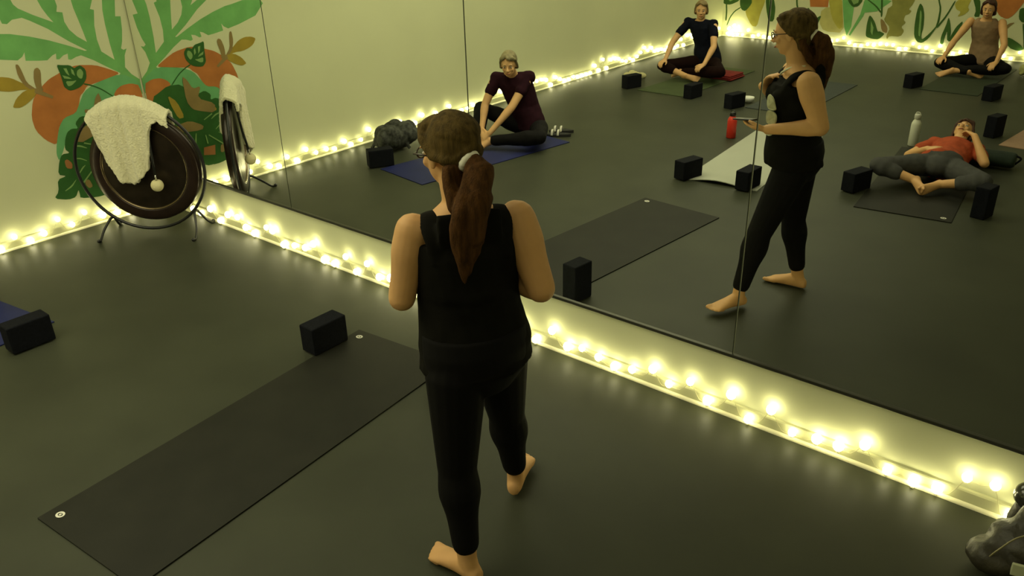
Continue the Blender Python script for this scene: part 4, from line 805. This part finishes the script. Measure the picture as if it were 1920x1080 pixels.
seated('person with sandy hair and navy t-shirt sitting cross-legged with hands on knees', dict(
    pel=(1.31, -6.68, .17), shL=(1.02, -6.63, .635), shR=(1.38, -6.62, .635), neck=(1.20, -6.62, .67), head=(1.215, -6.585, .79), chestdir=(.08, 1, 0),
    elL=(.93, -6.42, .40), elR=(1.50, -6.42, .40), wrL=(.97, -6.20, .235), wrR=(1.50, -6.20, .225), hdL=(.95, -6.10, .20), hdR=(1.46, -6.11, .19),
    hipL=(1.22, -6.65, .155), hipR=(1.40, -6.65, .155), knL=(.91, -6.24, .15), knR=(1.68, -6.28, .14), anL=(1.26, -6.20, .065), anR=(1.12, -6.34, .075), toeL=(1.46, -6.24, .045), toeR=(.98, -6.36, .045)),
    M_skin2, M_hsand, M_navy, M_blkred, True, 'short', .98, headdir=(.42, .88, -.05), headup=(0, 0, 1), footup=dict(L=(.1, .75, .6), R=(0, .6, .8)), pant_len=(.45, .9), hn=dict(L=(-.1, .3, 1), R=(.2, .3, 1)))
seated('person in a beige tank top and black leggings sitting cross-legged by the far wall', dict(
    pel=(4.02, -8.72, .12), shL=(3.80, -8.66, .585), shR=(4.14, -8.70, .585), neck=(3.97, -8.67, .62), head=(3.975, -8.64, .74), chestdir=(.05, 1, 0),
    elL=(3.70, -8.46, .36), elR=(4.25, -8.50, .36), wrL=(3.66, -8.30, .20), wrR=(4.24, -8.30, .19), hdL=(3.63, -8.19, .17), hdR=(4.21, -8.21, .15),
    hipL=(3.93, -8.68, .11), hipR=(4.11, -8.68, .11), knL=(3.62, -8.33, .12), knR=(4.34, -8.36, .11), anL=(3.98, -8.24, .06), anR=(3.80, -8.22, .06), toeL=(4.12, -8.28, .04), toeR=(3.68, -8.12, .04)),
    M_skin, M_hdark, M_beige, M_leg, False, 'bob', .98, headdir=(.05, 1, -.08), footup=dict(L=(0, .7, .7), R=(0, .7, .7)), pant_len=(.9, .75), hn=dict(L=(0, .3, 1), R=(0, .3, 1)), top_name='tank_top')
seated('person in orange top and grey trousers lying back with knees open and soles together', dict(
    pel=(4.73, -3.99, .120), shL=(4.56, -4.43, .165), shR=(4.90, -4.42, .165), neck=(4.73, -4.51, .185), head=(4.72, -4.66, .225), chestdir=(0, .15, 1),
    elL=(4.43, -4.22, .09), elR=(5.00, -4.22, .12), wrL=(4.60, -4.07, .21), wrR=(4.86, -4.38, .285), hdL=(4.70, -4.02, .235), hdR=(4.77, -4.48, .30),
    hipL=(4.64, -3.96, .11), hipR=(4.83, -3.96, .11), knL=(4.36, -3.64, .14), knR=(5.11, -3.66, .14), anL=(4.64, -3.66, .065), anR=(4.82, -3.66, .065), toeL=(4.70, -3.52, .04), toeR=(4.76, -3.52, .04)),
    M_skin, M_hdark, M_orange, M_grey, True, 'bob', .98, headdir=(-.10, .42, .9), headup=(0, -1, .3), footup=dict(L=(-.9, 0, .3), R=(.9, 0, .3)), pant_len=(.5, .5), hn=dict(L=(-.2, .3, 1), R=(.2, -.4, 1)))
# leggings of the instructor
p = new()
torso(p, [q for q in secs if q[0].z <= .96], .010)
for hp, kn, an, k in ((hipR, knR, anR, .86), (hipL, knL, anL, .80)):
    limb(p, hp, kn, .103, .068, 0, .3); limb(p, kn, hseg(kn, an, k), .067, .048, .013, .3)
remesh(obj('leggings', p, M_leg, ins, True), .0065, 4)
print_bm = new()
def pout(x, z):
    o_ = .156*math.sqrt(max(.05, 1-(x/.185)**2)); q_ = .070**2-(x-.07)**2-(z-1.165)**2
    return max(o_, .090+math.sqrt(q_) if q_ > 0 else 0) + .002
def addp(cx, cz, w, h, out):
    vs = []
    for x, z in rr_(w, h):
        xx = cx+x; vs.append(print_bm.verts.new(V((4.512, -1.318, cz+z)) + F*pout(xx, cz+z) + Rr*xx))
    f = print_bm.faces.new(vs); ex = bmesh.ops.extrude_face_region(print_bm, geom=[f]); bmesh.ops.translate(print_bm, vec=F*.006, verts=[e for e in ex['geom'] if isinstance(e, bmesh.types.BMVert)])
PRINT = [(.068, 1.150, .048, .040, 0), (.072, 1.070, .042, .037, 0), (.064, 1.000, .036, .028, 0)]
for a in PRINT: addp(*a)
pr = obj('chest_print', print_bm, M_print, ins); pr['label'] = 'pale printed shapes on the front of the top'
# pale necklace at the throat with small silver pendant held by the raised hand
b = new(); tube(b, catmull([(4.555, -1.26, 1.335), (4.49, -1.245, 1.325), (4.432, -1.262, 1.29), (4.42, -1.31, 1.27), (4.445, -1.36, 1.305), (4.52, -1.365, 1.335), (4.555, -1.31, 1.342)], 5), .005, 8)
obj('neckband', b, mat('white_cord', (.7, .68, .5), .6), ins, True)['label'] = 'thin white cord at the neck'

ph = new(); box(ph, (0, 0, 0), (.12, .062, .010), bevel=.004)
po = obj('phone', ph, M_blackmetal, None); po.location = (4.315, -1.135, 1.052); po.rotation_euler = (.12, -.10, .1); tag(po, 'black phone lying in the open hand of the walking woman', 'phone')
# ---------------------------------------------------------------- lamps, world, camera
def area(name, loc, sx, sy, power, col=(1, .965, .62)):
    l = bpy.data.lights.new(name, 'AREA'); l.shape = 'RECTANGLE'; l.size = sx; l.size_y = sy; l.energy = power; l.color = col
    o = bpy.data.objects.new(name, l); C.objects.link(o); o.location = loc; return o
area('ceiling_light', (2.3, -2.6, 2.86), 3.0, 3.6, 100)
area('ceiling_light', (6.0, -2.6, 2.86), 3.0, 3.6, 12)
area('ceiling_light', (2.3, -7.0, 2.86), 3.0, 3.6, 62)
area('ceiling_light', (6.0, -7.0, 2.86), 3.0, 3.6, 5)
w = bpy.data.worlds.new('World'); bpy.context.scene.world = w; w.use_nodes = True
w.node_tree.nodes['Background'].inputs['Color'].default_value = (.9, 1, .6, 1); w.node_tree.nodes['Background'].inputs['Strength'].default_value = .02
f_, yaw, pitch, roll = 1530.41, 0.700353, -0.452374, -0.0273687
fw = V((-math.sin(yaw)*math.cos(pitch), math.cos(yaw)*math.cos(pitch), math.sin(pitch)))
r = fw.cross(V((0, 0, 1))).normalized(); u = r.cross(fw)
r2 = r*math.cos(roll)+u*math.sin(roll); u2 = -r*math.sin(roll)+u*math.cos(roll)
cam = bpy.data.cameras.new('Camera'); co = bpy.data.objects.new('Camera', cam); C.objects.link(co)
cam.sensor_width = 36; cam.lens = f_/1920*36; cam.clip_start = .05
Mx = Matrix((r2, u2, -fw)).transposed().to_4x4(); Mx.translation = V((6.121788, -3.006975, 2.182587)); co.matrix_world = Mx
sc_ = bpy.context.scene; sc_.camera = co
sc_.view_settings.view_transform = 'Standard'; sc_.view_settings.look = 'None'; sc_.view_settings.exposure = 0; sc_.view_settings.gamma = 1
